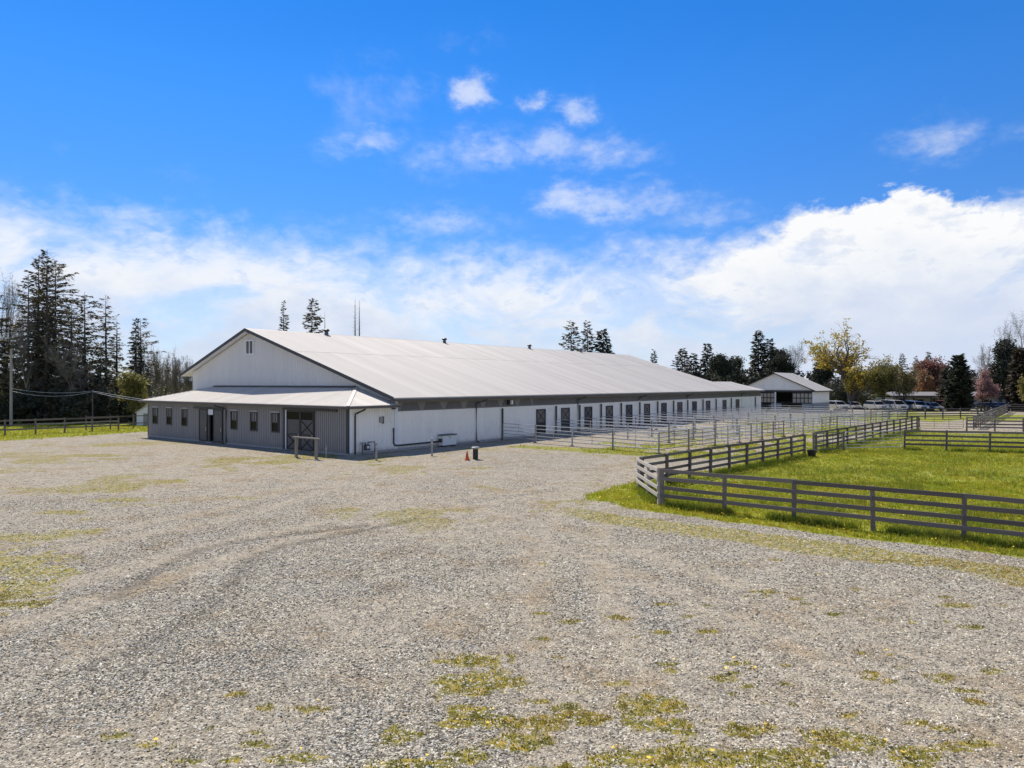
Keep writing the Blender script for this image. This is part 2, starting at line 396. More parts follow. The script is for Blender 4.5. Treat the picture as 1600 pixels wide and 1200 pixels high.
LANES = [[(-14, 6), (-11.5, 12), (-9.6, 17), (-7.4, 22), (-3.5, 27), (2.5, 32), (9, 39), (16, 47)], [(9, 6), (6.5, 12), (3.2, 19), (-1.5, 26), (-8, 33), (-16, 41), (-27, 50)],
         [(-20, 14), (-14, 20), (-10.5, 26), (-9, 33), (-10, 40)], [(1.5, 6), (1.2, 14), (1.8, 22), (3.2, 28), (4.2, 36)]]
# barn frame: C near corner, D along the long wall, L along the facade to the left
BD = np.array([830., 1085.]); BD /= np.hypot(*BD); BL = np.array([-BD[1], BD[0]]); BC = np.array([-10.93, 46.5])


def line_dist(X, Y, p, q):
    p = np.array(p, float); q = np.array(q, float); d = (q - p) / np.hypot(*(q - p))
    return (X - p[0]) * d[0] + (Y - p[1]) * d[1], (X - p[0]) * d[1] - (Y - p[1]) * d[0]      # along, right-hand side distance


def polyline_dist(X, Y, pts):
    best = np.full(np.shape(X), 1e9)
    for (ax, ay), (bx, by) in zip(pts[:-1], pts[1:]):
        dx, dy = bx - ax, by - ay; t = np.clip(((X - ax) * dx + (Y - ay) * dy) / (dx * dx + dy * dy), 0, 1)
        best = np.minimum(best, np.hypot(X - ax - t * dx, Y - ay - t * dy))
    return best


def masks(X, Y):
    n1 = fbm(X, Y, .35); n2 = fbm(X + 40, Y, 1.3); n3 = fbm(X, Y + 70, .12, 3)
    w = (n1 - .5) * 2.2 + (n2 - .5) * .8
    t = (X - BC[0]) * BD[0] + (Y - BC[1]) * BD[1]; s = (X - BC[0]) * BL[0] + (Y - BC[1]) * BL[1]
    _, vB = line_dist(X, Y, (5.84, 27.56), (13.45, 21.52))            # toward the camera positive
    aC, wC = line_dist(X, Y, (5.76, 31.56), (42.2, 72.33))            # paddock side positive
    # paddock grass
    pad = sst(1.5 - vB + .4 * w, -.25, .25) * sst(wC + 1.2 + .6 * w, -.5, .4) * sst(X - 4.3 - .5 * w, -.4, .5)
    pad = np.maximum(pad, sst(1.9 - np.hypot((X - 5.1), (Y - 29.6) / 1.2) + .5 * w, -.3, .5) * sst(1.5 - vB + .4 * w, -.2, .2))
    pad *= sst(73.5 - Y + w, -1, 1)
    pad *= 1 - .85 * sst(X - 42 + (Y - 71) * .4 + w, -1.5, 1.5) * sst(Y - 66.5 + w, -1, 1.5)
    moss_strip = sst(vB - 2.6 + .3 * w, -.3, .3) * sst(4.7 - vB + .9 * w, -.9, .7) * sst(X - 1.5, -1.5, 2) * .85
    # verge by the first pen
    verge = sst(t - 11.2 - .6 * w, -.8, .8) * sst(14.6 + (s + 16) * -.05 - t + .3 * w, -.5, .6) * sst(-s - 3.5 + w, -1, 1.5) * sst(19 + s, -2, 1)
    pens = (t > 13.6) * (s < -.2) * (s > -22) * (t < 84)
    pen_g = pens * sst(n1 + .35 * n2, .60, .78) * sst(-s - 6, -2, 3)
    track = (t > 13) * (s < -16) * (wC < 0)
    tr_g = track * sst(n1 + .3 * n2, .52, .70)
    # left verge and everything far away
    _, vL = line_dist(X, Y, (-36.63, 68.53), (-42.67, 57.87))
    left = sst(vL + 1.2 * w - .3, -1.2, 1.2) * (X < -22) * (Y > 50) * sst(-s * 0 + s - 29 + (Y > 75) * 8, -1, 1)
    far = sst(Y - 98 + 2 * w, -3, 3) * (1 - sst(Y - 108, -1, 1) * sst(142 - Y, -1, 1) * (X > 20))
    far = np.maximum(far, sst(Y - 92 + w, -1, 1) * sst(108 - Y, -1, 1) * (X > 42))
    far = np.maximum(far, (Y > 80) * (X < -28) * 1.0)
    grass = np.clip(np.maximum.reduce([pad, left, far, verge * .55, pen_g * .6, tr_g * .75]), 0, 1)
    moss = np.maximum(moss_strip, verge * .9)
    wob = 1 + 1.5 * (fbm(X, Y, 1.8) - .5) + 1.3 * (fbm(X + 9, Y, 6.0, 2) - .5)
    for (cx, cy, rx, ry) in PATCHES:
        m = (np.abs(X - cx) < rx * 2.4) & (np.abs(Y - cy) < ry * 2.4)
        if not m.any(): continue
        r = np.hypot((X[m] - cx) / rx, (Y[m] - cy) / ry) / wob[m]
        moss[m] = np.maximum(moss[m], sst(1.5 - r, 0, 1.05) * .92)
    moss = np.maximum(moss, sst(n1 * .65 + n2 * .35 + .25 * (n3 - .5), .55, .68) * .62 * (Y < 60) * sst(Y, 14, 26))
    tan = (.35 + .65 * sst(n3 + .5 * (n1 - .5), .34, .62)) * sst(Y - 9, 0, 22)
    tan = np.maximum(tan, pens * .9); tan = np.maximum(tan, track * .8)
    tan = np.maximum(tan, (Y > 66) * (X > 38) * (Y < 98) * 1.0)
    # pale drive past the facade and towards the pens
    tan = np.maximum(tan, .8 * sst(3.4 - np.abs(polyline_dist(X, Y, [(-33, 54), (-17, 44.5), (-4, 38), (4, 36), (9, 41)])) + w, 0, 2))
    # packed wheel lanes: fine dust, fewer stones
    lane = np.zeros_like(X)
    for p in LANES: lane = np.maximum(lane, sst(.55 - np.abs(polyline_dist(X, Y, p) - .85) + .5 * (n2 - .5), -.25, .35))
    tan = np.maximum(tan, lane * 1.0)
    tan = np.maximum(tan, .8 * sst(n3 * .6 + n1 * .5, .50, .66))
    rut = np.zeros_like(X)
    for p in RUTS: rut = np.maximum(rut, sst(.22 - polyline_dist(X, Y, p) + .12 * (n2 - .5), -.12, .12))
    return grass, np.clip(moss, 0, 1), np.clip(tan, 0, 1), rut


def ground_z(X, Y, rut):
    near = sst(60 - Y, 0, 20)
    return near * ((fbm(X, Y, .25, 3) - .5) * .10 + (fbm(X, Y + 30, 1.6, 3) - .5) * .035) - rut * .035 - .005


def graded(stops):
    out = []
    for (a, b, st) in stops: out += list(np.arange(a, b, st))
    return np.array(out + [stops[-1][1]])


def ground_material():
    m = bpy.data.materials.new('ground_mix'); m.use_nodes = True; g = NT(m.node_tree)
    b = m.node_tree.nodes['Principled BSDF']
    at = g.n('ShaderNodeAttribute', attribute_name='mask'); sp = g.n('ShaderNodeSeparateColor'); g.set(sp.inputs[0], at.outputs['Color'])
    gr, mo, ta = sp.outputs; ru = at.outputs['Alpha']
    geo = g.n('ShaderNodeNewGeometry'); P = geo.outputs['Position']
    def vor(scale, feat='F1'):
        v = g.n('ShaderNodeTexVoronoi', feature=feat); g.set(v.inputs['Vector'], P); v.inputs['Scale'].default_value = scale
        return v
    v1 = vor(27); v2 = vor(61); v3 = vor(7)
    def bw(c):
        s_ = g.n('ShaderNodeSeparateColor'); g.set(s_.inputs[0], c); return s_.outputs[0], s_.outputs[1]
    r1, r1b = bw(v1.outputs['Color']); r2, _ = bw(v2.outputs['Color'])
    nz = g.noise(P, 1.1, 5, .6); nl = g.noise(P, .22, 4, .55); nf = g.noise(P, 55, 3, .6); nm = g.noise(P, 5, 5, .65)
    stone = g.ramp(g.m('ADD', g.m('MULTIPLY', r1, .6), g.m('MULTIPLY', r2, .4)), [(0, (.028, .026, .022)), (.33, (.13, .122, .100)), (.62, (.36, .335, .278)), (1, (.72, .69, .60))])
    stone = g.mix(g.m('MULTIPLY', r1b, .35), stone, g.mix(1, stone, (1.06, .97, .82, 1), 'MULTIPLY'))
    dirt = g.ramp(g.m('ADD', g.m('MULTIPLY', nf, .5), g.m('MULTIPLY', r2, .5)), [(.1, (.13, .108, .076)), (.5, (.37, .318, .235)), (.9, (.57, .51, .395))])
    tanm = g.m('MULTIPLY', ta, g.ss(g.m('ADD', nm, g.m('MULTIPLY', nz, .4)), .45, .85))
    c = g.mix(g.m('MULTIPLY', tanm, .85), stone, dirt)
    spk = g.m('ADD', g.m('MULTIPLY', g.noise(P, 6.5, 7, .8), .65), g.m('MULTIPLY', g.noise(P, 2.2, 6, .75), .35))
    c = g.mix(1, c, g.ramp(spk, [(.36, (.40, .39, .38)), (.47, (.86, .85, .84)), (.54, (1.08, 1.07, 1.05)), (.66, (1.4, 1.37, 1.32))]), 'MULTIPLY')
    blot = g.noise(P, .5, 6, .65)
    c = g.mix(g.m('MULTIPLY', g.ss(blot, .48, .66), .55), c, g.mix(1, c, (.80, .66, .48, 1), 'MULTIPLY'))
    c = g.mix(g.m('MULTIPLY', ru, .62), c, g.mix(1, c, (.42, .42, .42, 1), 'MULTIPLY'))
    moss = g.ramp(nm, [(.28, (.060, .062, .012)), (.45, (.15, .14, .022)), (.58, (.28, .23, .035)), (.72, (.46, .28, .05))])
    mm = g.ss(g.m('ADD', mo, g.m('MULTIPLY', g.m('SUBTRACT', g.noise(P, 9, 5, .7), .5), 1.0)), .38, .72)
    c = g.mix(g.m('MULTIPLY', mm, g.ss(r1, .9, .55)), c, moss)
    grass = g.ramp(g.m('ADD', g.m('MULTIPLY', g.noise(P, 2.3, 6, .7), .6), g.m('MULTIPLY', nl, .4)), [(.33, (.10, .13, .012)), (.5, (.21, .23, .020)), (.66, (.34, .31, .036))])
    gm = g.ss(g.m('ADD', gr, g.m('MULTIPLY', g.m('SUBTRACT', g.noise(P, 4, 5, .7), .5), .9)), .36, .66)
    c = g.mix(gm, c, grass)
    g.set(b.inputs['Base Color'], c); b.inputs['Roughness'].default_value = .95; b.inputs['Specular IOR Level'].default_value = .25
    h1 = g.m('MULTIPLY', g.m('SUBTRACT', 1, v1.outputs['Distance']), .03)
    h2 = g.m('MULTIPLY', g.m('SUBTRACT', 1, v2.outputs['Distance']), .02)
    hh = g.m('ADD', g.m('ADD', h1, h2), g.m('MULTIPLY', r1, .02))
    bn = g.n('ShaderNodeBump'); bn.inputs['Strength'].default_value = .55; bn.inputs['Distance'].default_value = 1
    g.set(bn.inputs['Height'], hh); g.set(b.inputs['Normal'], bn.outputs[0])
    return m


def build_ground():
    xs = graded([(-4000, -400, 400), (-400, -100, 30), (-100, -40, 2.5), (-40, -20, .5), (-20, 20, .125), (20, 40, .5), (40, 120, 2), (120, 400, 28), (400, 4000, 400)])
    ys = graded([(-400, -20, 40), (-20, 7.5, 2.5), (7.5, 14, .09), (14, 30, .16), (30, 60, .35), (60, 110, 1.0), (110, 200, 4), (200, 600, 40), (600, 6000, 450)])
    X, Y = np.meshgrid(xs, ys); sh = X.shape; X = X.ravel(); Y = Y.ravel()
    gr, mo, ta, ru = masks(X, Y); Z = ground_z(X, Y, ru)
    ny, nx = sh; I = np.arange(nx * ny).reshape(sh)
    q = np.stack([I[:-1, :-1], I[:-1, 1:], I[1:, 1:], I[1:, :-1]], -1).reshape(-1, 4)
    me = np_mesh('ground', np.stack([X, Y, Z], 1), q, np.full(len(q), 4), ground_material(), smooth=True)
    at = me.color_attributes.new('mask', 'FLOAT_COLOR', 'POINT')
    at.data.foreach_set('color', np.stack([gr, mo, ta, ru], 1).astype(np.float32).ravel())
    o = link('ground', me); tag(o, kind='structure')
    return o


build_ground()

# ------------------------------------------------------------------ the riding barn (local x along the long wall, y along the facade, z up)
W, TA, TE, TF = 28.17, 4.16, 74.0, 85.6      # facade width, annex depth, end of the main roof, end of the rear extension
S_EAVE, Z_EAVE, S_RIDGE, Z_RIDGE, S_LEFT, Z_LEFT = -.5, 3.81, 18.18, 9.59, 29.4, 5.67
SL = (Z_RIDGE - Z_EAVE) / (S_RIDGE - S_EAVE); SLL = (Z_RIDGE - Z_LEFT) / (S_LEFT - S_RIDGE)
def roof_z(s): return Z_EAVE + SL * (s - S_EAVE) if s < S_RIDGE else Z_RIDGE - SLL * (s - S_RIDGE)
ASL = (4.56 - 3.32) / 4.66                   # annex roof slope


def build_barn():
    B = empty('riding_barn', (BC[0], BC[1], 0), math.atan2(BD[1], BD[0]),
              'long white metal riding barn with pale ribbed roof and grey front annex', 'barn')
    # ---- walls: backing behind the cladding
    m = MB().box(.06, TF - .06, .06, .16, -.3, 2.82)                           # long side
    m.box(TA + .1, TF - .06, .14, .20, 2.82, 3.68)
    m.box(.06, TA + .1, .06, .16, 2.82, 3.3)
    m.box(.06, .16, 17.75, W - .06, -.3, 3.3); m.box(.06, .16, .16, 16.76, -.3, 3.3); m.box(.06, .16, 16.76, 17.75, 2.76, 3.3)
    m.box(.06, TE, W - .16, W - .06, -.3, 3.3); m.box(TA + .08, TE, W - .16, W - .06, 3.3, 5.85)
    m.prism([(.2, 3.2), (S_RIDGE, 3.2), (W - .2, 3.2), (W - .2, roof_z(W - .2) - .25), (S_RIDGE, Z_RIDGE - .25), (.2, roof_z(.2) - .25)], TA + .06, TA + .14, 'x')
    m.prism([(.2, 0), (W - .2, 0), (W - .2, roof_z(W - .2) - .25), (S_RIDGE, Z_RIDGE - .25), (.2, roof_z(.2) - .25)], TE - .2, TE - .1, 'x')
    m.box(TF - .16, TF - .06, .2, W, -.3, 3.68)
    wall = m.build('wall', 'interior', B)
    fl = MB().box(.0, TA + .2, .2, W - .2, -.1, .04); fl.build('floor_slab', 'concrete', B)
    fo = MB().box(-.03, .05, .0, 16.70, -.3, .13).box(-.03, .05, 17.80, W, -.3, .13).box(.05, TF, -.03, .05, -.3, .16)
    fo.build('foundation', 'concrete', B)
    # ---- long wall cladding, 0.914 m sheets
    pw = .914; me_long = ribbed('wall_panel', pw, 2.66, 2.66, 4, 'white_siding', .055, .17)
    t = .26
    me_an = ribbed('wall_panel', (TA - .26) / 4, 3.12, 3.12, 4, 'white_siding', .055, .17)
    for i in range(4): link('wall_panel', me_an, wall, (.26 + i * (TA - .26) / 4, .05, .16))
    n = int((TF - TA) / pw)
    for i in range(n): link('wall_panel', me_long, wall, (TA + i * pw, .05, .16))
    link('wall_panel', ribbed('wall_panel', TF - TA - n * pw, 2.66, 2.66, 3, 'white_siding'), wall, (TA + n * pw, .05, .16))
    # ---- facade cladding (grey), runs from the left corner to the right one
    def facade(s1, s0, z0=.13, z1=3.28):
        k = max(1, round((s1 - s0) / .9)); w_ = (s1 - s0) / k
        me = ribbed('wall_panel', w_, z1 - z0, z1 - z0, max(1, round(w_ / .25)), 'grey_siding', .09, .20)
        for i in range(k): link('wall_panel', me, wall, (.05, s1 - i * w_, z0), (0, 0, R(-90)))
    facade(W, 17.76); facade(17.76, 16.75, 2.76); facade(16.75, .25)
    # ---- gable cladding
    k = 31; w_ = W / k
    for i in range(k):
        sl, sr = W - i * w_, W - (i + 1) * w_
        zb = 3.32
        zl, zr = roof_z(sl) - .22 - zb, roof_z(sr) - .22 - zb
        if zr < .05: zr = .05
        link('wall_panel', ribbed('wall_panel', w_, zl, zr, 4, 'pale_siding', .055, .17), wall, (TA + .03, sl, zb), (0, 0, R(-90)))
    # left side of the annex and gable end return
    # ---- vent strip above the long wall
    vs = MB().box(TA + .3, TF - .1, .045, .13, 2.84, 3.66).build('vent_strip', 'vent_light', B)
    w_ = 2.38; k = int((TF - TA - .5) / w_)
    me_tr = MB().prism([(.18, .06), (w_ - .18, .06), (w_ - .5, .58), (.5, .58)], 0, .02).mesh('vent_panel', 'vent_mesh')
    me_re = MB().box(.05, w_ - .05, 0, .02, .05, .60).mesh('vent_panel', 'vent_mesh')
    me_hd = MB().box(.05, w_ - .05, 0, .02, .63, .70).mesh('vent_header', 'vent_light')
    for i in range(k):
        link('vent_panel', me_tr if i < 7 else me_re, vs, (TA + .4 + i * w_, .02, 2.84))
        link('vent_header', me_hd, vs, (TA + .4 + i * w_, .02, 2.86))
    # ---- roof deck and sheets
    th = .1
    d = MB()
    d.add([(TA - .6, S_EAVE, Z_EAVE - .03), (TE, S_EAVE, Z_EAVE - .03), (TE, S_RIDGE, Z_RIDGE - .03), (TA - .6, S_RIDGE, Z_RIDGE - .03),
           (TA - .6, S_EAVE, Z_EAVE - .03 - th), (TE, S_EAVE, Z_EAVE - .03 - th), (TE, S_RIDGE, Z_RIDGE - .03 - th), (TA - .6, S_RIDGE, Z_RIDGE - .03 - th)],
          [(0, 1, 2, 3), (7, 6, 5, 4), (0, 4, 5, 1), (1, 5, 6, 2), (3, 2, 6, 7), (0, 3, 7, 4)])
    d.add([(TA - .6, S_RIDGE, Z_RIDGE - .02), (TE, S_RIDGE, Z_RIDGE - .02), (TE, S_LEFT, Z_LEFT - .02), (TA - .6, S_LEFT, Z_LEFT - .02),
           (TA - .6, S_RIDGE, Z_RIDGE - .03 - th), (TE, S_RIDGE, Z_RIDGE - .03 - th), (TE, S_LEFT, Z_LEFT - .03 - th), (TA - .6, S_LEFT, Z_LEFT - .03 - th)],
          [(0, 1, 2, 3), (7, 6, 5, 4), (0, 4, 5, 1), (1, 5, 6, 2), (3, 2, 6, 7), (0, 3, 7, 4)])
    roof = d.build('roof', 'trim_white', B)
    ang = math.atan(SL); full = (S_RIDGE - S_EAVE) / math.cos(ang); lo = full * .63
    rw = .914; n = int((TE - TA + .6) / rw); rw = (TE - TA + .6) / n
    me_lo = ribbed('roof_panel', rw - .004, lo, lo, 4, 'roof_metal', .041, .20, .015, True)
    me_hi = ribbed('roof_panel', rw - .004, full - lo + .05, full - lo + .05, 4, 'roof_metal', .041, .20, .015, True)
    for i in range(n):
        x = TA - .6 + i * rw
        link('roof_panel', me_lo, roof, (x, S_EAVE - .04 * math.cos(ang), Z_EAVE - .04 * SL), (ang, 0, 0))
        y = S_EAVE + (lo - .12) * math.cos(ang)
        link('roof_panel', me_hi, roof, (x, y, Z_EAVE + (y - S_EAVE) * SL + .012), (ang, 0, 0))
    MB().prism([(S_RIDGE - .3, Z_RIDGE - .06), (S_RIDGE, Z_RIDGE + .07), (S_RIDGE + .3, Z_RIDGE - .06), (S_RIDGE, Z_RIDGE + .03)], TA - .62, TE + .02, 'x').build('ridge_cap', 'roof_metal', roof)
    for tv in (12.0, 28.6, 45.3, 58.3):
        v = MB().lathe([(.22, -.25), (.19, .10), (.18, .24)], 12, (tv, S_RIDGE - .25, Z_RIDGE)).build('roof_vent', 'galv_dark', roof)
        MB().lathe([(.18, .26), (.29, .30), (.29, .44), (.15, .52)], 12, (tv, S_RIDGE - .25, Z_RIDGE)).build('vent_cap', 'trim_dark', roof)
    # rake boards and eave gutter
    for nm, (s0, z0), (s1, z1) in (('rake_board', (S_EAVE - .05, Z_EAVE), (S_RIDGE, Z_RIDGE)), ('rake_board', (S_RIDGE, Z_RIDGE), (S_LEFT + .05, Z_LEFT))):
        p = [(s0, z0 - .20), (s1, z1 - .20), (s1, z1 + .07), (s0, z0 + .07)]
        MB().prism(p, TA - .66, TA - .61, 'x').build(nm, 'trim_dark', B)
    MB().box(TA - .6, TE, S_EAVE - .10, S_EAVE + .03, Z_EAVE - .25, Z_EAVE - .07).build('gutter', 'fascia', B)
    MB().box(TE, TF + .3, S_EAVE - .10, S_EAVE + .03, Z_EAVE - .25, Z_EAVE - .07).build('gutter', 'fascia', B)
    MB().box(TA - .6, TF + .2, S_EAVE + .03, .06, 3.62, 3.655).build('soffit', 'fascia', B)
    MB().box(TA - .02, TA + .28, -.02, .05, .16, 3.62).build('corner_trim', 'trim_white', B)
    # ---- rear extension with its low hipped roof
    x0, x1, zr, sr = TE, TF + .3, 5.13, S_EAVE + (5.13 - Z_EAVE) / SL
    e = MB().add([(x0, S_EAVE, Z_EAVE), (x1, S_EAVE, Z_EAVE), (x1 - 3.6, sr, zr), (x0, sr, zr), (x1 - 3.6, W - 3.6, zr), (x0, W - 3.6, zr), (x1, W + .5, Z_EAVE), (x0, W + .5, Z_EAVE),
                  (x0, S_EAVE, Z_EAVE - .1), (x1, S_EAVE, Z_EAVE - .1), (x1, W + .5, Z_EAVE - .1), (x0, W + .5, Z_EAVE - .1)],
                 [(0, 1, 2, 3), (2, 4, 5, 3), (1, 6, 4, 2), (6, 7, 5, 4), (0, 8, 9, 1), (1, 9, 10, 6), (8, 11, 10, 9), (6, 10, 11, 7)])
    er = e.build('extension_roof', 'roof_metal', B)
    for i in range(9):
        L1 = (sr - S_EAVE) / math.cos(ang)
        link('roof_panel', ribbed('roof_panel', .905, L1, L1, 4, 'roof_metal', .041, .20, .01, True), er, (TE + .01 + i * .914, S_EAVE - .03, Z_EAVE + .012), (ang, 0, 0))
    # ---- annex roof: front slope, hipped ends
    ez, D = 3.32, 4.66; fs0, fs1 = -.5, W + .5; a2 = math.atan(ASL); ca = math.cos(a2)
    d = MB().add([(-.5, fs0, ez - .03), (-.5, fs1, ez - .03), (TA, fs1 - D, 4.53), (TA, fs0 + D, 4.53), (TA, fs0, ez - .03), (TA, fs1, ez - .03),
                  (-.5, fs0, ez - .13), (-.5, fs1, ez - .13), (TA, fs0, ez - .13), (TA, fs1, ez - .13)],
                 [(0, 1, 2, 3), (0, 3, 4), (1, 5, 2), (6, 8, 9, 7), (0, 6, 7, 1), (0, 4, 8, 6), (1, 7, 9, 5)])
    ar = d.build('annex_roof', 'trim_white', B)
    n = 34; pw2 = (fs1 - fs0) / n
    for i in range(n):
        u0, u1 = i * pw2, (i + 1) * pw2
        f = lambda u: max(.02, min(u, fs1 - fs0 - u, D)) / ca
        link('roof_panel', ribbed('roof_panel', pw2 - .004, f(u0), f(u1), 3, 'roof_metal', .03, .17, .012, True), ar, (-.5, fs1 - u0, ez), (a2, 0, R(-90)))
    n = 6; pw2 = D / n
    for i in range(n):
        u0, u1 = i * pw2, (i + 1) * pw2
        link('roof_panel', ribbed('roof_panel', pw2 - .004, max(.02, u0 / ca), u1 / ca, 3, 'roof_metal', .03, .17, .012, True), ar, (-.5 + u0, fs0, ez), (a2, 0, 0))
        link('roof_panel', ribbed('roof_panel', pw2 - .004, (D - u0) / ca, max(.02, (D - u1) / ca), 3, 'roof_metal', .03, .17, .012, True), ar, (TA - u0, fs1, ez), (a2, 0, R(180)))
    for c0, c1 in (((-.5, fs0, ez + .03), (TA, fs0 + D, 4.59)), ((-.5, fs1, ez + .03), (TA, fs1 - D, 4.59))):
        MB().bar(c0, c1, .22, .03).build('hip_cap', 'roof_metal', ar)
    MB().box(TA - .25, TA + .02, fs0 + D, fs1 - D, 4.55, 4.66).build('flashing', 'trim_dark', ar)
    MB().box(-.62, -.50, fs0 - .1, fs1 + .1, 3.14, 3.30).build('gutter', 'fascia', B)
    MB().box(-.50, TA, fs0 - .12, fs0 - .01, 3.14, 3.29).build('gutter', 'fascia', B)
    # ---- corner trims
    MB().box(-.02, .06, -.0, .26, .0, 3.19).build('corner_trim', 'trim_dark', B)
    MB().box(.06, .28, -.02, .05, .0, 3.19).build('corner_trim', 'trim_white', B)
    MB().box(-.02, .06, W - .0, W + .12, .0, 3.19).build('corner_trim', 'trim_dark', B)
    # ---- facade windows
    for (a, b) in ((27.32, 26.24), (24.72, 23.75), (22.08, 21.06), (14.33, 13.37), (11.55, 10.64), (8.84, 7.79)):
        c = (a + b) / 2; hw = .47; z0, z1 = 1.2, 2.68
        wd = MB().box(-.09, .04, c + hw, c + hw - .09, z0, z1).box(-.09, .04, c - hw, c - hw + .09, z0, z1).box(-.09, .04, c - hw + .09, c + hw - .09, z0, z0 + .08).box(-.09, .04, c - hw + .09, c + hw - .09, z1 - .08, z1).build('window', 'trim_dark', B)
        zm = (z0 + z1) / 2
        MB().box(-.05, -.035, c - hw + .09, c + hw - .09, z0 + .08, zm - .03).build('pane', 'glass', wd)
        MB().box(-.03, -.015, c - hw + .09, c + hw - .09, zm + .03, z1 - .08).build('pane', 'glass', wd)
        MB().box(-.07, -.01, c - hw + .09, c + hw - .09, zm - .03, zm + .03).build('meeting_rail', 'trim_dark', wd)
        MB().box(-.10, .04, c - hw - .07, c + hw + .07, z1, z1 + .09).build('head_trim', 'head_grey', wd)
    # gable louvre window
    x = TA - .04; c, hw, z0, z1 = 18.36, .62, 7.35, 8.68
    wd = MB().box(x - .06, x + .05, c - hw, c - hw + .12, z0, z1).box(x - .06, x + .05, c + hw - .12, c + hw, z0, z1).box(x - .06, x + .05, c - .05, c + .05, z0 + .12, z1 - .12).box(x - .06, x + .05, c - hw + .12, c + hw - .12, z0, z0 + .12).box(x - .06, x + .05, c - hw + .12, c + hw - .12, z1 - .12, z1).build('gable_window', 'trim_white', B)
    for k in (-1, 1): MB().box(x - .02, x + .02, c + k * .05, c + k * (hw - .12), z0 + .12, z1 - .12).build('pane', 'vent_mesh', wd)
    # ---- front sliding doors, standing ajar
    def slide_door(name, s1, s0, z1, mm, bars):
        dr = MB().box(-.14, -.09, s0, s1, .08, z1).build(name, mm, B)
        f = MB()
        for q in (s0, s1 - .1): f.box(-.165, -.14, q, q + .1, .08, z1)
        for q in (.08, z1 - .1) + ((1.15,) if bars else ()): f.box(-.165, -.14, s0 + .1, s1 - .1, q, q + .1)
        f.build('frame', 'door_dark', dr)
        if bars:
            MB().bar((-.152, s0 + .1, .18), (-.152, s1 - .1, 1.15), .02, .07, (1, 0, 0)).build('brace', 'door_dark', dr)
            MB().bar((-.155, s1 - .1, .18), (-.155, s0 + .1, 1.15), .02, .07, (1, 0, 0)).build('brace', 'door_dark', dr)
            if bars == 2:
                MB().bar((-.152, s0 + .1, 1.25), (-.152, s1 - .1, 2.2), .02, .07, (1, 0, 0)).build('brace', 'door_dark', dr)
                MB().bar((-.155, s1 - .1, 1.25), (-.155, s0 + .1, 2.2), .02, .07, (1, 0, 0)).build('brace', 'door_dark', dr)
            MB().box(-.142, -.137, s0 + .1, s1 - .1, 2.25, z1 - .1).build('pane', 'glass', dr)
        MB().box(-.20, -.165, s0 + .12, s0 + .16, .95, 1.25).build('handle', 'galv', dr)
        return dr
    slide_door('sliding_door', 19.01, 17.72, 2.74, 'door_grey', 0)
    slide_door('sliding_door', 16.79, 15.41, 2.74, 'door_grey', 0)
    MB().box(-.18, -.04, 15.35, 19.9, 2.76, 2.88).build('door_track', 'trim_dark', B)
    MB().box(-.08, -.05, 16.8, 17.7, 2.28, 2.72).build('transom_panel', 'trim_white', B)
    MB().box(-.3, .2, 16.82, 17.68, .0, .06).build('threshold', 'concrete', B)
    slide_door('sliding_door', 6.78, 5.16, 2.9, 'door_grey', 1)
    slide_door('sliding_door', 5.14, 3.58, 2.9, 'door_grey', 2)
    MB().box(-.17, -.04, 1.13, 7.3, 2.92, 3.05).build('door_track', 'trim_dark', B)
    MB().box(-.10, .04, 7.02, 7.35, .06, 2.92).build('door_post', 'trim_dark', B)
    MB().box(-.10, .04, 6.82, 7.0, .06, 2.92).build('door_post', 'trim_white', B)
    # ---- stall doors along the long wall
    DO = (22.34, 26.49, 30.77, 35.09, 39.56, 44.01, 48.56, 53.25, 57.94, 62.68, 68.91, 74.35)
    hw, z1 = .62, 2.36
    fr = MB().box(-hw - .14, -hw, -.09, .0, .1, z1 + .12).box(hw, hw + .14, -.09, .0, .1, z1 + .12).box(-hw, hw, -.09, .0, z1, z1 + .12).mesh('door_frame', 'door_dark')
    tr = MB().box(-hw - .30, -hw - .145, -.05, .0, .1, z1 + .14).mesh('side_trim', 'trim_white'); tr2 = MB().box(hw + .145, hw + .30, -.05, .0, .1, z1 + .14).mesh('side_trim', 'trim_white')
    lf = MB().box(-hw, hw, -.05, -.0, .16, z1).mesh('stall_door', 'door_brown')
    lf2 = MB().box(-hw, hw, -.05, -.0, .16, z1).mesh('stall_door', 'door_grey')
    lo = MB().box(-hw + .01, hw - .01, -.065, -.051, .18, 1.16).mesh('lower_leaf', 'door_dark')
    ra = MB().box(-hw, hw, -.085, -.066, 1.16, 1.28).mesh('mid_rail', 'door_dark')
    b1 = MB().bar((-hw, -.06, 1.28), (hw, -.06, z1), .018, .07, (0, 1, 0)).mesh('brace', 'door_dark')
    b2 = MB().bar((hw, -.064, 1.28), (-hw, -.064, z1), .018, .07, (0, 1, 0)).mesh('brace', 'door_dark')
    for td in DO:
        o = link('stall_door', lf if int(td) % 3 else lf2, B, (td, .02, 0))
        for nm, me in (('door_frame', fr), ('side_trim', tr), ('side_trim', tr2), ('lower_leaf', lo), ('mid_rail', ra), ('brace', b1), ('brace', b2)): link(nm, me, o)
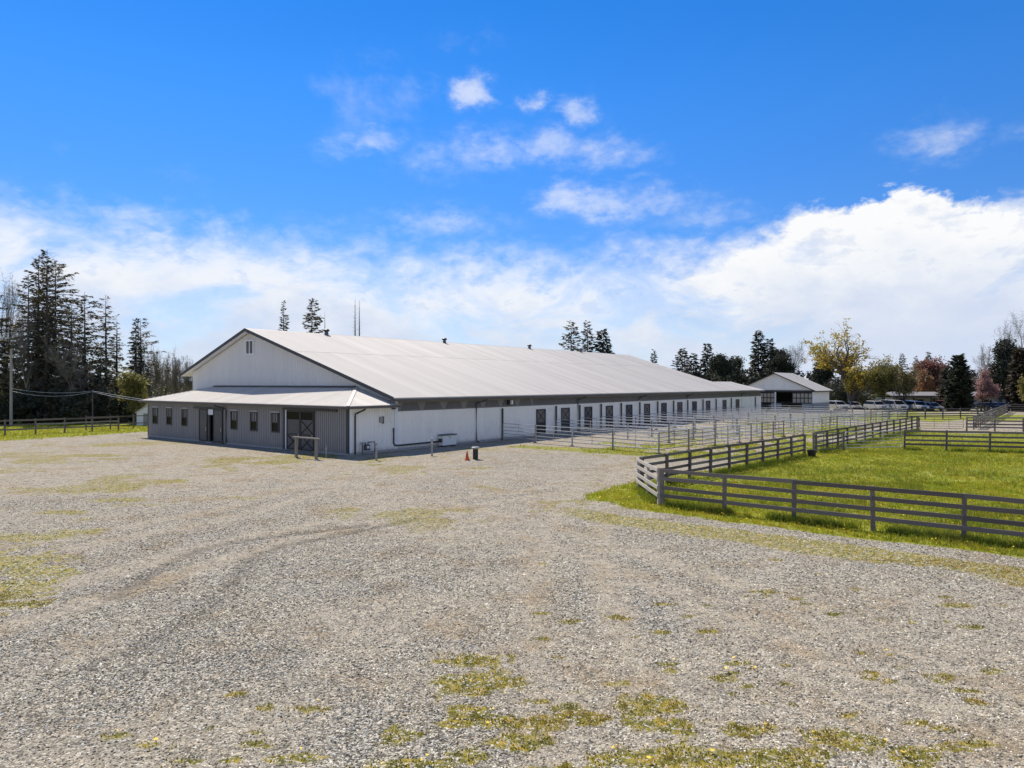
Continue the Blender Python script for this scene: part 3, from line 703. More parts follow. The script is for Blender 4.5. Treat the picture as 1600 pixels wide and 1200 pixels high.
    # ---- downspouts
    for td, mm in ((.5, 'trim_dark'), (13.07, 'trim_dark'), (28.71, 'trim_dark'), (41.96, 'trim_white'), (55.5, 'trim_white'), (76.03, 'trim_white')):
        if td < 1: MB().tube([(1.0, -.5, 3.15), (1.0, -.5, 3.08), (.5, -.1, 2.78), (.5, -.06, 2.6), (.5, -.06, .05)], .055).build('downspout', mm, B)
        else:
            MB().tube([(td + .95, -.5, 3.60), (td + .9, -.48, 3.5), (td, -.1, 3.2), (td, -.1, 2.9)], .05).build('downspout_elbow', 'trim_dark', B)
            MB().tube([(td, -.1, 2.9), (td, -.1, .3), (td, -.16, .1), (td, -.4, .06)], .05).build('downspout', mm, B)
    MB().tube([(-.56, 15.9, 3.15), (-.54, 15.8, 3.05), (-.14, 14.95, 2.83), (-.1, 14.95, 2.6), (-.1, 14.95, .1), (-.4, 14.95, .05)], .05).build('downspout', 'trim_dark', B)
    # ---- bits on the side wall
    MB().tube([(4.0, -.04, 1.65), (4.0, -.05, .55), (4.12, -.06, .42), (4.4, -.06, .38), (9.1, -.06, .38)], .06).build('conduit', 'trim_dark', B)
    MB().box(2.7, 2.95, -.10, .02, 2.1, 2.5).build('meter_box', 'grey_plastic', B)
    MB().box(2.96, 3.02, -.12, .02, 2.02, 2.52).build('conduit', 'trim_dark', B)
    MB().box(3.85, 4.1, -.2, .02, 3.0, 3.1).build('security_camera', 'trim_dark', B)
    q = MB().box(17.3, 17.42, -.25, .03, 3.0, 3.42).build('wall_light', 'trim_dark', B)
    MB().box(17.43, 17.62, -.4, -.02, 3.05, 3.4).build('lamp_housing', 'appliance_white', q)
    return B


build_barn()


def barn_pt(t, s, z=0):
    p = BC + t * BD + s * BL; return (p[0], p[1], z)


# ------------------------------------------------------------------ open hay shed behind
def build_shed():
    H = empty('hay_shed', (50.3, 115.7, 0), math.atan2(BD[1], BD[0]), 'open fronted hay shed with white gable beyond the pipe pens', 'shed')
    w, dp, ze, zp = 12.8, 10.6, 3.84, 6.73; sl = (zp - ze) / (w / 2)
    base = MB().box(0, dp, 0, .25, -.2, 1.55).box(0, dp, w - .25, w, -.2, 1.55).box(dp - .25, dp, .25, w - .25, -.2, 1.55).box(0, .25, .25, 1.9, -.2, 1.5).box(0, .25, 5.3, 7.0, -.2, 1.5).box(0, .25, 9.6, 12.5, -.2, 1.5).build('block_wall', 'block', H)
    back = MB().box(.1, dp, .06, .2, 1.55, ze - .1).box(.1, dp, w - .2, w - .06, 1.55, ze - .1).box(dp - .15, dp - .05, .2, w - .2, 1.55, ze).build('wall', 'interior', H)
    n = 12; me = ribbed('wall_panel', dp / n, ze - 1.55, ze - 1.55, 3, 'white_siding')
    for i in range(n): link('wall_panel', me, back, (i * dp / n, .03, 1.56))
    k = 16; q = w / k
    for i in range(k):
        a, b = w - i * q, w - (i + 1) * q
        f = lambda s: max(.06, zp - abs(s - w / 2) * sl - ze + .02)
        link('wall_panel', ribbed('wall_panel', q, f(a), f(b), 3, 'white_siding'), back, (.0, a, ze - .1), (0, 0, R(-90)))
    MB().box(.02, .3, 0, w, ze - .42, ze - .12).build('lintel', 'trim_dark', H)
    for s0, s1 in ((.3, 3.45), (6.45, 9.6)):
        g = MB(); nn = 5
        for i in range(nn + 1): g.box(.10, .18, s0 + (s1 - s0) * i / nn - .06, s0 + (s1 - s0) * i / nn + .06, 1.5, ze - .42)
        for zz in (1.5, 2.35, 3.2): g.box(.09, .19, s0, s1, zz, zz + .14)
        lat = g.build('lattice', 'trim_dark', H)
        for i in range(nn):
            for zz in (1.66, 2.5):
                MB().box(.13, .15, s0 + (s1 - s0) * i / nn + .07, s0 + (s1 - s0) * (i + 1) / nn - .07, zz, zz + .68).build('pane', 'lattice_pane', lat)
    for s in (.15, 6.3, 9.8, w - .15): MB().box(.0, .22, s - .11, s + .11, .0, ze - .42).build('post', 'trim_white', H)
    d = MB()
    for s0, s1 in ((-.5, w / 2), (w + .5, w / 2)):
        z0 = zp - abs(s0 - w / 2) * sl; x0, x1 = -.5, dp + .5
        d.add([(x0, s0, z0), (x1, s0, z0), (x1, s1, zp), (x0, s1, zp), (x0, s0, z0 - .15), (x1, s0, z0 - .15), (x1, s1, zp - .15), (x0, s1, zp - .15)],
              [(0, 1, 2, 3), (7, 6, 5, 4), (0, 4, 5, 1), (1, 5, 6, 2), (3, 2, 6, 7), (0, 3, 7, 4)])
    rf = d.build('roof', 'trim_dark', H)
    a = math.atan(sl); n = 13; me = ribbed('roof_panel', 11.6 / n - .005, 6.9 / math.cos(a), 6.9 / math.cos(a), 4, 'roof_metal', .041, .20, .015, True)
    for i in range(n): link('roof_panel', me, rf, (-.5 + i * 11.6 / n, -.5, zp - (w / 2 + .5) * sl + .02), (a, 0, 0))


build_shed()


# ------------------------------------------------------------------ board fences
def board_fence(name, p, q, n, label, side=1, wood='old_wood', seed=0, skip_last=False, hgt=1.46, double=2, rails=(1.39, 1.06, .72, .41), bh=.14):
    rg = random.Random(seed); p = Vector((*p, 0)); q = Vector((*q, 0)); L = (q - p).length; st = L / n
    F = empty(name, p, math.atan2(q.y - p.y, q.x - p.x), label, 'fence', 'weathered board fences')
    for i in range(n + (0 if skip_last else 1)):
        h = hgt + rg.uniform(-.03, .03); a = .062
        o = MB().box(-a, a, -a, a, -.3, h - .03).add([(-a, -a, h - .03), (a, -a, h - .03), (a, a, h - .03), (-a, a, h - .03), (-a * .7, -a * .7, h), (a * .7, -a * .7, h), (a * .7, a * .7, h), (-a * .7, a * .7, h)],
            [(4, 5, 6, 7), (0, 1, 5, 4), (1, 2, 6, 5), (2, 3, 7, 6), (3, 0, 4, 7)]).build('post', wood, F, (i * st, 0, 0), (rg.uniform(-.022, .022), rg.uniform(-.022, .022), 0))
    y = -side * (.064 + .02)
    for j, z in enumerate(rails):
        i = 0; first = 1 if j % 2 else double
        while i < n:
            k = min(first if i == 0 else double, n - i)
            x0, x1 = i * st - (.06 if i == 0 else -.004), (i + k) * st + (.06 if i + k == n else -.004)
            dz = [rg.uniform(-.012, .012) for _ in range(2)]
            sag = -rg.uniform(0, .03) if k > 1 else 0; xm = (x0 + x1) / 2; ym = y + rg.uniform(-.003, .003); zm = z + (dz[0] + dz[1]) / 2 + sag
            pr = [(x0, y, z + dz[0]), (xm, ym, zm), (x1, y, z + dz[1])]; vs = []
            for (px_, py_, pz_) in pr: vs += [(px_, py_ - .018, pz_ - bh / 2), (px_, py_ + .018, pz_ - bh / 2), (px_, py_ + .018, pz_ + bh / 2), (px_, py_ - .018, pz_ + bh / 2)]
            fs = [(0, 1, 2, 3), (8, 9, 10, 11)] + [(a_ * 4 + b_, a_ * 4 + (b_ + 1) % 4, a_ * 4 + 4 + (b_ + 1) % 4, a_ * 4 + 4 + b_) for a_ in (0, 1) for b_ in range(4)]
            MB().add(vs, fs).build('board', 'grey_wood' if (wood == 'old_wood' and rg.random() < .16) else wood, F)
            i += k
    return F


board_fence('board_fence', (5.76, 31.56), (5.84, 27.56), 2, 'short sunlit end run of board fence, boards coloured as sunlit, at the paddock corner', 1, 'wood_sunlit', 1)
board_fence('board_fence', (5.96, 27.46), (19.7, 16.55), 7, 'long near board fence crossing the right foreground beside the gravel', 1, 'old_wood', 2)
board_fence('board_fence', (5.95, 31.75), (19.41, 46.09), 9, 'board fence along the pens side of the paddock, ending at the black bucket', -1, 'old_wood', 3)
board_fence('board_fence', (21.3, 48.6), (42.2, 72.33), 13, 'long receding board fence behind the open pipe gate', -1, 'old_wood', 4)
board_fence('board_fence', (28.71, 50.81), (41.2, 46.3), 5, 'board fence across the far side of the grass paddock', 1, 'old_wood', 5)
board_fence('board_fence', (46.49, 71.0), (63.5, 66.6), 7, 'board fence at the right edge in front of the sand yard', 1, 'old_wood', 6)
board_fence('board_fence', (48.74, 73.3), (82.3, 115.5), 22, 'far board fence receding from the sand yard corner to the cars', 1, 'old_wood', 7)
board_fence('board_fence', (82.5, 115.6), (103, 110.5), 8, 'farthest board fence at the right edge below the pine', 1, 'old_wood', 8)
board_fence('board_fence', (-50.6, 61.2), (-41.0, 72.33), 6, 'near board fence at the left along the green verge', 1, 'old_wood', 9, rails=(1.36, .95, .52))
board_fence('board_fence', (-44.9, 73.2), (-38.0, 78.9), 4, 'second board fence behind the left one, reaching the barn corner', 1, 'old_wood', 10, rails=(1.30, .52), bh=.10)
board_fence('board_fence', (43.2, 93.2), (67.5, 97.0), 9, 'low dark board fence along the green strip before the parked cars', 1, 'wood_dark', 11, hgt=1.5)


# ------------------------------------------------------------------ pipe pens along the barn
RZ = (.28, .56, .84, 1.13, 1.42)
_pc = {}


def pipe_meshes(L, m):
    k = (round(L, 2), m)
    if k not in _pc:
        _pc[k] = MB().tube([(0, 0, 0), (L, 0, 0)], .030, 6).mesh('rail', m)
    return _pc[k]


def pipe_run(name, p, q, n, label, group, m='galv', wall_post=False, seed=0, cat='pipe fence', feet=True, mids=1):
    p = Vector((*p[:2], 0)); q = Vector((*q[:2], 0)); L = (q - p).length; st = L / n; rg = random.Random(seed)
    F = empty(name, p, math.atan2(q.y - p.y, q.x - p.x), label, cat, group)
    key = 'post' + m
    if key not in _pc:
        _pc[key] = MB().tube([(0, 0, -.1), (0, 0, 1.46)], .034, 8).mesh('post', m)
        _pc['postr'] = MB().tube([(0, 0, -.1), (0, 0, 1.5)], .045, 8).mesh('post', 'galv_rust')
        _pc['up' + m] = MB().tube([(0, 0, .28), (0, 0, 1.42)], .02, 6).mesh('upright', m)
        _pc['foot'] = MB().bar((-.22, 0, .03), (.22, 0, .03), .05, .05).mesh('foot', 'galv_rust')
        _pc['wp'] = MB().box(-.06, .06, -.06, .06, -.1, 2.72).mesh('wall_post', 'trim_dark')
    rail = pipe_meshes(st - .08, m)
    for i in range(n):
        x = i * st + .04
        for z in RZ:
            r = link('rail', rail, F, (x, 0, z + rg.uniform(-.01, .01)), (0, rg.uniform(-.004, .004), 0))
        for j in range(mids): link('upright', _pc['up' + m], F, (x + (st - .08) * (j + 1) / (mids + 1), .0, 0))
        link('post', _pc[key], F, (x, 0, 0))
        link('post', _pc['postr'] if rg.random() < .5 else _pc[key], F, (x + st - .08, 0, 0))
        if feet and i < n: link('foot', _pc['foot'], F, (x + st - .08, 0, 0), (0, 0, 0))
    if wall_post: link('wall_post', _pc['wp'], F, (.0, 0, 0))
    return F


DIV = (16.45, 24.71, 28.95, 33.18, 37.55, 41.96, 46.62, 51.16, 55.5, 60.63, 65.4, 71.4, 82.3)
ORD = ('first', 'second', 'third', 'fourth', 'fifth', 'sixth', 'seventh', 'eighth', 'ninth', 'tenth', 'eleventh', 'twelfth', 'thirteenth')
outer = []
for i, t in enumerate(DIV):
    to = t - 2.6; so = float(np.interp(to, [13.8, 28, 43, 60, 82], [-15.9, -17.3, -19.2, -20.8, -22.0]))
    a = barn_pt(t, -.16); b = barn_pt(to, so); outer.append(b)
    lab = 'nearest pipe fence running out from the white barn wall' if i == 0 else ('farthest pipe fence running out from the barn by the hay shed' if i == 12 else 'galvanised pipe fence between pens, %s from the near end of the barn' % ORD[i])
    pipe_run('pipe_fence', a, b, 4, lab, 'pen dividers along the barn', wall_post=True, seed=20 + i)
for i in range(12):
    a, b = Vector(outer[i]), Vector(outer[i + 1]); n = 2
    pipe_run('pen_fence', a, b, n, 'outer pipe fence closing the %s pen from the near end' % ORD[i], 'outer pen panels', seed=50 + i, cat='pipe fence', mids=1, m='galv' if i % 3 else 'galv_rust')
# inner gates across the pens, half way out
for i in range(1, 12):
    t0, t1 = DIV[i] - 1.0, DIV[i + 1 if i < 12 else i] - 1.0
    s = -8.2 if i % 2 else -9.0
    if i in (3, 6, 8, 10): pipe_run('pipe_gate', barn_pt(t0 + .15, s), barn_pt(t1 - .15, s), 1, 'pipe gate across the middle of the %s pen' % ORD[i], 'gates across the pens', seed=70 + i, cat='gate', mids=2)


# ------------------------------------------------------------------ tube gates in the board fences
def tube_gate(p, q, label, m, n=6):
    p = Vector((*p, 0)); q = Vector((*q, 0)); L = (q - p).length
    G = empty('tube_gate', p, math.atan2(q.y - p.y, q.x - p.x), label, 'gate', 'tube gates')
    r = .12; zt, zb = 1.36, .22
    loop = [(r, 0, zb), (.03, 0, zb + .1), (.0, 0, zb + r + .06), (0, 0, zt - r - .06), (.03, 0, zt - .1), (r + .05, 0, zt), (L - r - .05, 0, zt), (L - .03, 0, zt - .1), (L, 0, zt - r - .06), (L, 0, zb + r + .06), (L - .03, 0, zb + .1), (L - r, 0, zb), (r, 0, zb)]
    MB().tube(loop, .028, 8).build('frame', m, G)
    for i in range(1, n - 1): MB().tube([(0, 0, zb + (zt - zb) * i / (n - 1)), (L, 0, zb + (zt - zb) * i / (n - 1))], .022, 6).build('rail', m, G)
    for k in (1, 2): MB().tube([(L * k / 3, 0, zb), (L * k / 3, 0, zt)], .02, 6).build('upright', m, G)
    MB().box(-.14, -.04, -.05, .05, -.2, 1.42).build('gate_post', 'old_wood', G)
    return G


tube_gate((20.95, 48.1), (23.5, 49.5), 'grey tube gate standing open against the receding fence', 'galv_dark')
tube_gate((23.8, 49.7), (28.5, 50.75), 'thin tube gate closed across the grass paddock opening', 'galv')
tube_gate((42.4, 72.2), (46.3, 71.2), 'light tube gate before the tan sand yard', 'galv_rust')


# ------------------------------------------------------------------ small things around the barn
def bucket():
    o = empty('feed_bucket', (19.75, 45.75, 0), .3, 'black rubber bucket at the end post of the paddock fence', 'bucket')
    MB().lathe([(.20, -.02), (.22, .02), (.29, .40), (.31, .42), (.30, .45), (.27, .44), (.26, .40), (.19, .06), (.02, .05)], 18).build('body', 'black_plastic', o)
    MB().tube([(.29 * math.cos(a), .05 * math.sin(a), .42 - .18 * math.sin(a)) for a in np.linspace(0, math.pi, 9)], .008, 5).build('handle', 'galv_dark', o)


def cone():
    o = empty('traffic_cone', (-2.84, 43.95, 0), .2, 'orange traffic cone on the gravel beside the black standpipe', 'cone')
    MB().lathe([(.15, .03), (.12, .07), (.028, .56), (.018, .56)], 16).build('body', 'orange_plastic', o)
    MB().box(-.16, .16, -.16, .16, -.02, .035).build('base', 'orange_plastic', o)
    MB().lathe([(.086, .26), (.066, .38)], 16).build('band', 'orange_plastic', o)


def standpipe():
    o = empty('standpipe', (-2.33, 44.32, 0), 0, 'short black pipe with a grey cap standing in the gravel', 'pipe')
    MB().lathe([(.17, -.2), (.17, .66), (.16, .68)], 16).build('pipe', 'black_plastic', o)
    MB().lathe([(.2, .66), (.26, .69), (.26, .76), (.22, .79), (.02, .80)], 16).build('cap', 'grey_plastic', o)


def bollard(x, y, h, label, r=.062):
    o = empty('bollard', (x, y, 0), 0, label, 'bollard', 'bollards by the barn wall')
    MB().lathe([(r, -.3), (r, h - .05), (r * .85, h), (.01, h + .02)], 12).build('post', 'grey_plastic', o)
    MB().lathe([(r + .004, h * .72), (r + .004, h * .8)], 12).build('band', 'galv', o)


def hitching_rail():
    a, b = Vector((-14.19, 45.68, 0)), Vector((-12.55, 44.51, 0)); L = (b - a).length
    o = empty('hitching_rail', a, math.atan2(b.y - a.y, b.x - a.x), 'weathered wooden hitching rail in front of the braced sliding doors', 'hitching rail')
    for x in (0, L): MB().box(x - .075, x + .075, -.075, .075, -.3, 1.24).build('post', 'rail_wood', o)
    MB().bar((-.3, 0, 1.3), (L + .3, 0, 1.29), .16, .09).build('rail', 'rail_wood', o)


def chest():
    o = empty('storage_chest', barn_pt(8.55, -.62), math.atan2(BD[1], BD[0]), 'white storage chest against the long barn wall', 'chest')
    MB().box(0, 1.5, 0, .5, .1, .84).build('body', 'appliance_white', o)
    MB().box(-.04, 1.54, -.05, .53, .85, .93).build('lid', 'galv_dark', o)
    for x in (.1, 1.3): MB().box(x, x + .12, .02, .48, .0, .1).build('foot', 'trim_dark', o)
    MB().box(.68, .86, -.03, 0, .62, .78).build('latch', 'galv', o)
    MB().box(-.12, 0, .1, .4, .36, .62).build('vent_box', 'trim_dark', o)


def gas_meter():
    o = empty('gas_meter', barn_pt(1.1, -.42), math.atan2(BD[1], BD[0]), 'dark gas meter with pipes at the near corner of the barn', 'meter')
    MB().box(.0, .36, -.05, .2, .28, .68).build('body', 'galv_dark', o)
    MB().box(.08, .28, -.06, -.05, .42, .58).build('dial', 'appliance_white', o)
    MB().tube([(-.2, .1, -.1), (-.2, .1, .75), (.08, .1, .80), (.08, .1, .68)], .04, 8).build('inlet_pipe', 'galv_dark', o)
    MB().tube([(.28, .1, .68), (.28, .1, .82), (.9, .1, .82), (.9, .1, .1)], .04, 8).build('outlet_pipe', 'galv_dark', o)
    MB().lathe([(.02, .7), (.15, .73), (.15, .80), (.03, .86)], 12, (-.2, .1, 0)).build('regulator', 'grey_plastic', o)


bucket(); cone(); standpipe(); hitching_rail(); chest(); gas_meter()
bollard(-8.55, 43.76, 1.12, 'pale bollard near the gas meter, left of two along the wall')
bollard(-5.36, 46.5, 1.15, 'pale bollard beside the white storage chest')
bollard(-12.2, 45.6, .72, 'small pale bollard in front of the dark barn corner', .045)

# ------------------------------------------------------------------ pole, wires and little shed at the left
o = empty('utility_pole', (-57.7, 80, 0), 0, 'grey wooden utility pole standing before the dark cedars', 'pole')
MB().tube([(0, 0, -1), (0, 0, 8.85)], .17, 10, .12).build('shaft', 'pole_wood', o)
MB().box(-.9, .9, -.06, .06, 8.0, 8.16).build('crossarm', 'pole_wood', o)
for x in (-.8, .8): MB().lathe([(.05, 8.16), (.07, 8.22), (.04, 8.34)], 8, (x, 0, 0)).build('insulator', 'grey_plastic', o)


def wire(a, b, sag, label, r=.016):
    a, b = Vector(a), Vector(b); k = 14
    pts = [a.lerp(b, i / k) - Vector((0, 0, sag * 4 * (i / k) * (1 - i / k))) for i in range(k + 1)]
    o = MB().tube(pts, r, 6).build('overhead_wire', 'wire'); tag(o, label, 'wire', 'overhead wires left of the barn')


wire((-57.6, 79.9, 4.0), (-46.5, 77, 3.95), .55, 'lower overhead wire from the pole to mid span')
wire((-57.6, 79.9, 4.3), (-46.5, 77, 4.02), .35, 'upper overhead wire from the pole to mid span')
wire((-46.5, 77, 3.95), (-33.9, 63.9, 3.25), .12, 'lower overhead wire from mid span to the annex corner')
wire((-46.5, 77, 4.02), (-33.6, 64.1, 3.3), .02, 'upper overhead wire from mid span to the annex corner')
o = empty('support_post', (-46.5, 77, 0), 0, 'slim dark post carrying the wires between pole and annex', 'post')
MB().tube([(0, 0, -.5), (0, 0, 4.1)], .06, 8).build('shaft', 'wood_dark', o)
MB().box(-.3, .3, -.04, .04, 3.9, 4.0).build('bracket', 'wood_dark', o)

o = empty('small_shed', (-42.3, 80.5, 0), .25, 'small white gabled shed peeping out behind the annex corner', 'shed')
MB().prism([(-1.1, -.1), (1.1, -.1), (1.1, 1.5), (0, 2.25), (-1.1, 1.5)], 0, 2.6).build('wall', 'trim_white', o)
MB().prism([(-1.25, 1.42), (0, 2.3), (1.25, 1.42), (1.25, 1.52), (0, 2.42), (-1.25, 1.52)], -.15, 2.75).build('roof', 'roof_metal', o)
MB().box(-.4, .4, -.04, -.005, 0, 1.4).build('door', 'grey_plastic', o)


# ------------------------------------------------------------------ low stable, parked vehicles
def stable():
    o = empty('stable', (76.5, 139.5, 0), -.02, 'long low stable with a dark eave behind the parked cars', 'building')
    L = 27; MB().box(0, L, 0, 7, -.2, 2.1).build('wall', 'concrete', o)
    rf = MB().prism([(-.9, 2.35), (3.5, 3.0), (7.9, 2.35), (7.9, 2.5), (3.5, 3.2), (-.9, 2.5)], -.5, L + .5, 'x').build('roof', 'vent_light', o)
    MB().box(-.5, L + .5, -1.0, -.9, 2.12, 2.42).build('eave_board', 'trim_dark', o)
    for i in range(8):
        x = .3 + i * L / 8
        MB().box(x, x + .22, -.85, -.65, 0, 2.3).build('post', 'trim_dark', o)
        if i % 2 == 0: 
            d = MB().box(x + .8, x + 2.2, -.06, 0, 0, 1.9).build('door', 'door_dark', o)
            MB().box(x + 1.1, x + 1.9, -.08, -.06, 1.2, 1.7).build('pane', 'glass', d)
        else: MB().box(x + .7, x + 2.4, -.05, 0, .9, 1.7).build('window', 'glass', o)


stable()
o = empty('white_outbuilding', (98, 138, 0), -.05, 'low white building right of the pink cherry', 'building')
MB().box(0, 14, 0, 6, -.2, 2.2).build('wall', 'trim_white', o)
MB().prism([(-.6, 2.1), (3, 3.1), (6.6, 2.1), (6.6, 2.25), (3, 3.25), (-.6, 2.25)], -.5, 14.5, 'x').build('roof', 'roof_metal', o)
for x in (2, 6, 10): MB().box(x, x + 1.4, -.05, 0, .9, 1.7).build('window', 'glass', o)


def vehicle(x, y, rz, kind, paint, label, cat='car'):
    """nose towards -y; built from a side profile with a narrower glasshouse"""
    V = empty('parked_' + {'car': 'car', 'suv': 'suv', 'van': 'van', 'pickup': 'pickup'}[kind], (x, y, 0), rz, label, cat, 'vehicles parked in front of the stable')
    wd = {'car': .87, 'suv': .95, 'van': .98, 'pickup': .96}[kind]; L = {'car': 4.5, 'suv': 4.7, 'van': 5.2, 'pickup': 5.4}[kind]
    if kind == 'car': body = [(0, .32), (0, .62), (.12, .72), (1.1, .88), (L - .9, .92), (L - .05, .86), (L, .4), (L, .32)]; cab = [(1.05, .88), (1.75, 1.40), (2.9, 1.44), (3.75, .92)]
    elif kind == 'suv': body = [(0, .38), (0, .80), (.15, .95), (1.2, 1.08), (L - .1, 1.10), (L, .95), (L, .38)]; cab = [(1.1, 1.08), (1.75, 1.68), (4.1, 1.72), (4.6, 1.10)]
    elif kind == 'van': body = [(0, .36), (0, .85), (.12, 1.0), (.85, 1.15), (L - .05, 1.15), (L, .95), (L, .36)]; cab = [(.75, 1.15), (1.55, 1.85), (L - .25, 1.92), (L - .05, 1.15)]
    else: body = [(0, .42), (0, .90), (.12, 1.02), (1.4, 1.10), (L - .05, 1.10), (L, 1.0), (L, .42)]; cab = [(1.35, 1.10), (1.95, 1.78), (3.2, 1.80), (3.45, 1.10)]
    body = [(u - L / 2, z) for u, z in body]; cab = [(u - L / 2, z) for u, z in cab]
    o = MB().prism(body, -wd, wd, 'x').build('body', 'paint_' + paint, V)
    bv = o.modifiers.new('bevel', 'BEVEL'); bv.width = .07; bv.segments = 2
    (a, z0), (b, z1), (c, z2), (d, z3) = cab; wt = wd - .17
    gl = MB().add([(-wd + .04, a, z0), (wd - .04, a, z0), (wt, b, z1 - .06), (-wt, b, z1 - .06), (wt, c, z2 - .06), (-wt, c, z2 - .06), (wd - .04, d, z3), (-wd + .04, d, z3)],
                  [(0, 1, 2, 3), (3, 2, 4, 5), (5, 4, 6, 7), (1, 6, 4, 2), (0, 3, 5, 7), (0, 7, 6, 1)]).build('glasshouse', 'glass', V)
    MB().add([(-wt - .02, b, z1 - .05), (wt + .02, b, z1 - .05), (wt + .02, c, z2 - .05), (-wt - .02, c, z2 - .05), (-wt + .1, b + .15, z1 + .02), (wt - .1, b + .15, z1 + .02), (wt - .1, c - .15, z2 + .02), (-wt + .1, c - .15, z2 + .02)],
             [(3, 2, 1, 0), (4, 5, 6, 7), (0, 1, 5, 4), (1, 2, 6, 5), (2, 3, 7, 6), (3, 0, 4, 7)]).build('roof', 'paint_' + paint, V)
    for k in (-1, 1):
        MB().bar((k * (wd - .03), a, z0), (k * (wt + .01), b, z1 - .05), .07, .06).build('pillar', 'paint_' + paint, V)
        MB().box(k * (wd - .1), k * (wd - .42), -L / 2 - .03, -L / 2 + .05, body[1][1] - .16, body[1][1] + .0).build('headlight', 'lamp_lens', V)
        MB().box(k * (wd + .02), k * (wd + .16), a + .35, a + .45, z0 + .0, z0 + .16).build('mirror', 'paint_' + paint, V)
        for yy in (-L / 2 + .85, L / 2 - .9):
            t = MB().tube([(k * (wd - .22), yy, .33), (k * (wd + .01), yy, .33)], .33, 16).build('wheel', 'tyre', V)
            MB().tube([(k * (wd + .011), yy, .33), (k * (wd + .03), yy, .33)], .19, 12).build('rim', 'rim', t)
    MB().box(-wd * .45, wd * .45, -L / 2 - .025, -L / 2 + .02, .5, body[1][1] - .06).build('grille', 'black_plastic', V)
    MB().box(-wd * .95, wd * .95, -L / 2 - .05, -L / 2 + .1, .30, .46).build('bumper', 'black_plastic', V)


vehicle(59.5, 127, .15, 'suv', 'white', 'white car just right of the hay shed', 'car')
vehicle(64.6, 131.5, -.1, 'car', 'pearl', 'pale car half hidden by the golden maple trunk', 'car')
vehicle(66.3, 126.5, .1, 'suv', 'white', 'white car under the light green tree', 'car')
vehicle(69.3, 126.0, .12, 'van', 'white', 'white van right of the light green tree trunk', 'van')
vehicle(72.1, 129.5, .1, 'suv', 'grey', 'grey car behind the forked olive tree', 'car')
vehicle(73.1, 125.2, -.08, 'suv', 'white', 'white car beside the forked olive tree', 'car')
vehicle(75.2, 130.5, .0, 'suv', 'black', 'black car between the white and silver ones', 'car')
vehicle(75.9, 125.6, .05, 'car', 'silver', 'silver car left of the dark red pickup', 'car')
vehicle(78.4, 127.0, .9, 'pickup', 'maroon', 'dark red pickup in the middle of the parked row', 'pickup')
vehicle(81.0, 130.0, .1, 'car', 'white', 'white car behind the pale sedan, right of the dark red pickup', 'car')
vehicle(81.2, 126.2, .8, 'car', 'pearl', 'pale sedan left of the big dark conifer', 'car')
vehicle(87.0, 127.5, .0, 'car', 'black', 'dark car right of the big dark conifer', 'car')
vehicle(89.7, 128.0, .1, 'car', 'blue', 'blue car beneath the pink cherry', 'car')


# ------------------------------------------------------------------ trees
def unit(v): return v / np.maximum(np.linalg.norm(v, axis=-1, keepdims=True), 1e-9)


def leaf_quads(c, d, n, L, Wd):
    d = unit(d); lat = unit(np.cross(d, n)); L = np.asarray(L)[:, None]; Wd = np.asarray(Wd)[:, None]
    v = np.stack([c - d * L * .5, c + lat * Wd * .5 - d * L * .05, c + d * L * .5, c - lat * Wd * .5 - d * L * .05], 1)
    return v.reshape(-1, 3)


def quads_mesh(name, v, m):
    k = len(v) // 4; return np_mesh(name, v, np.arange(k * 4), np.full(k, 4), m)


def segs_mesh(name, segs, m):
    """segs: list of (p0, p1, r0, r1)"""
    V, F, S, base = [], [], [], 0
    for big in (True, False):
        sg = [s for s in segs if (s[2] > .06) == big]
        if not sg: continue
        n = 7 if big else 3
        p0 = np.array([s[0] for s in sg]); p1 = np.array([s[1] for s in sg]); r0 = np.array([s[2] for s in sg]); r1 = np.array([s[3] for s in sg])
        d = unit(p1 - p0); a = np.cross(d, np.array([.3, .9, .1])); a = unit(a); b = np.cross(a, d)
        th = np.arange(n) * 2 * math.pi / n
        ring = a[:, None] * np.cos(th)[None, :, None] + b[:, None] * np.sin(th)[None, :, None]
        v = np.concatenate([p0[:, None] + ring * r0[:, None, None], p1[:, None] + ring * r1[:, None, None]], 1)
        k = len(sg); i = np.arange(n); j = (i + 1) % n
        q = np.stack([i, j, j + n, i + n], 1)[None] + (np.arange(k) * 2 * n)[:, None, None] + base
        V.append(v.reshape(-1, 3)); F.append(q.reshape(-1)); S.append(np.full(k * n, 4)); base += k * 2 * n
    return np_mesh(name, np.concatenate(V), np.concatenate(F), np.concatenate(S), m, smooth=True)


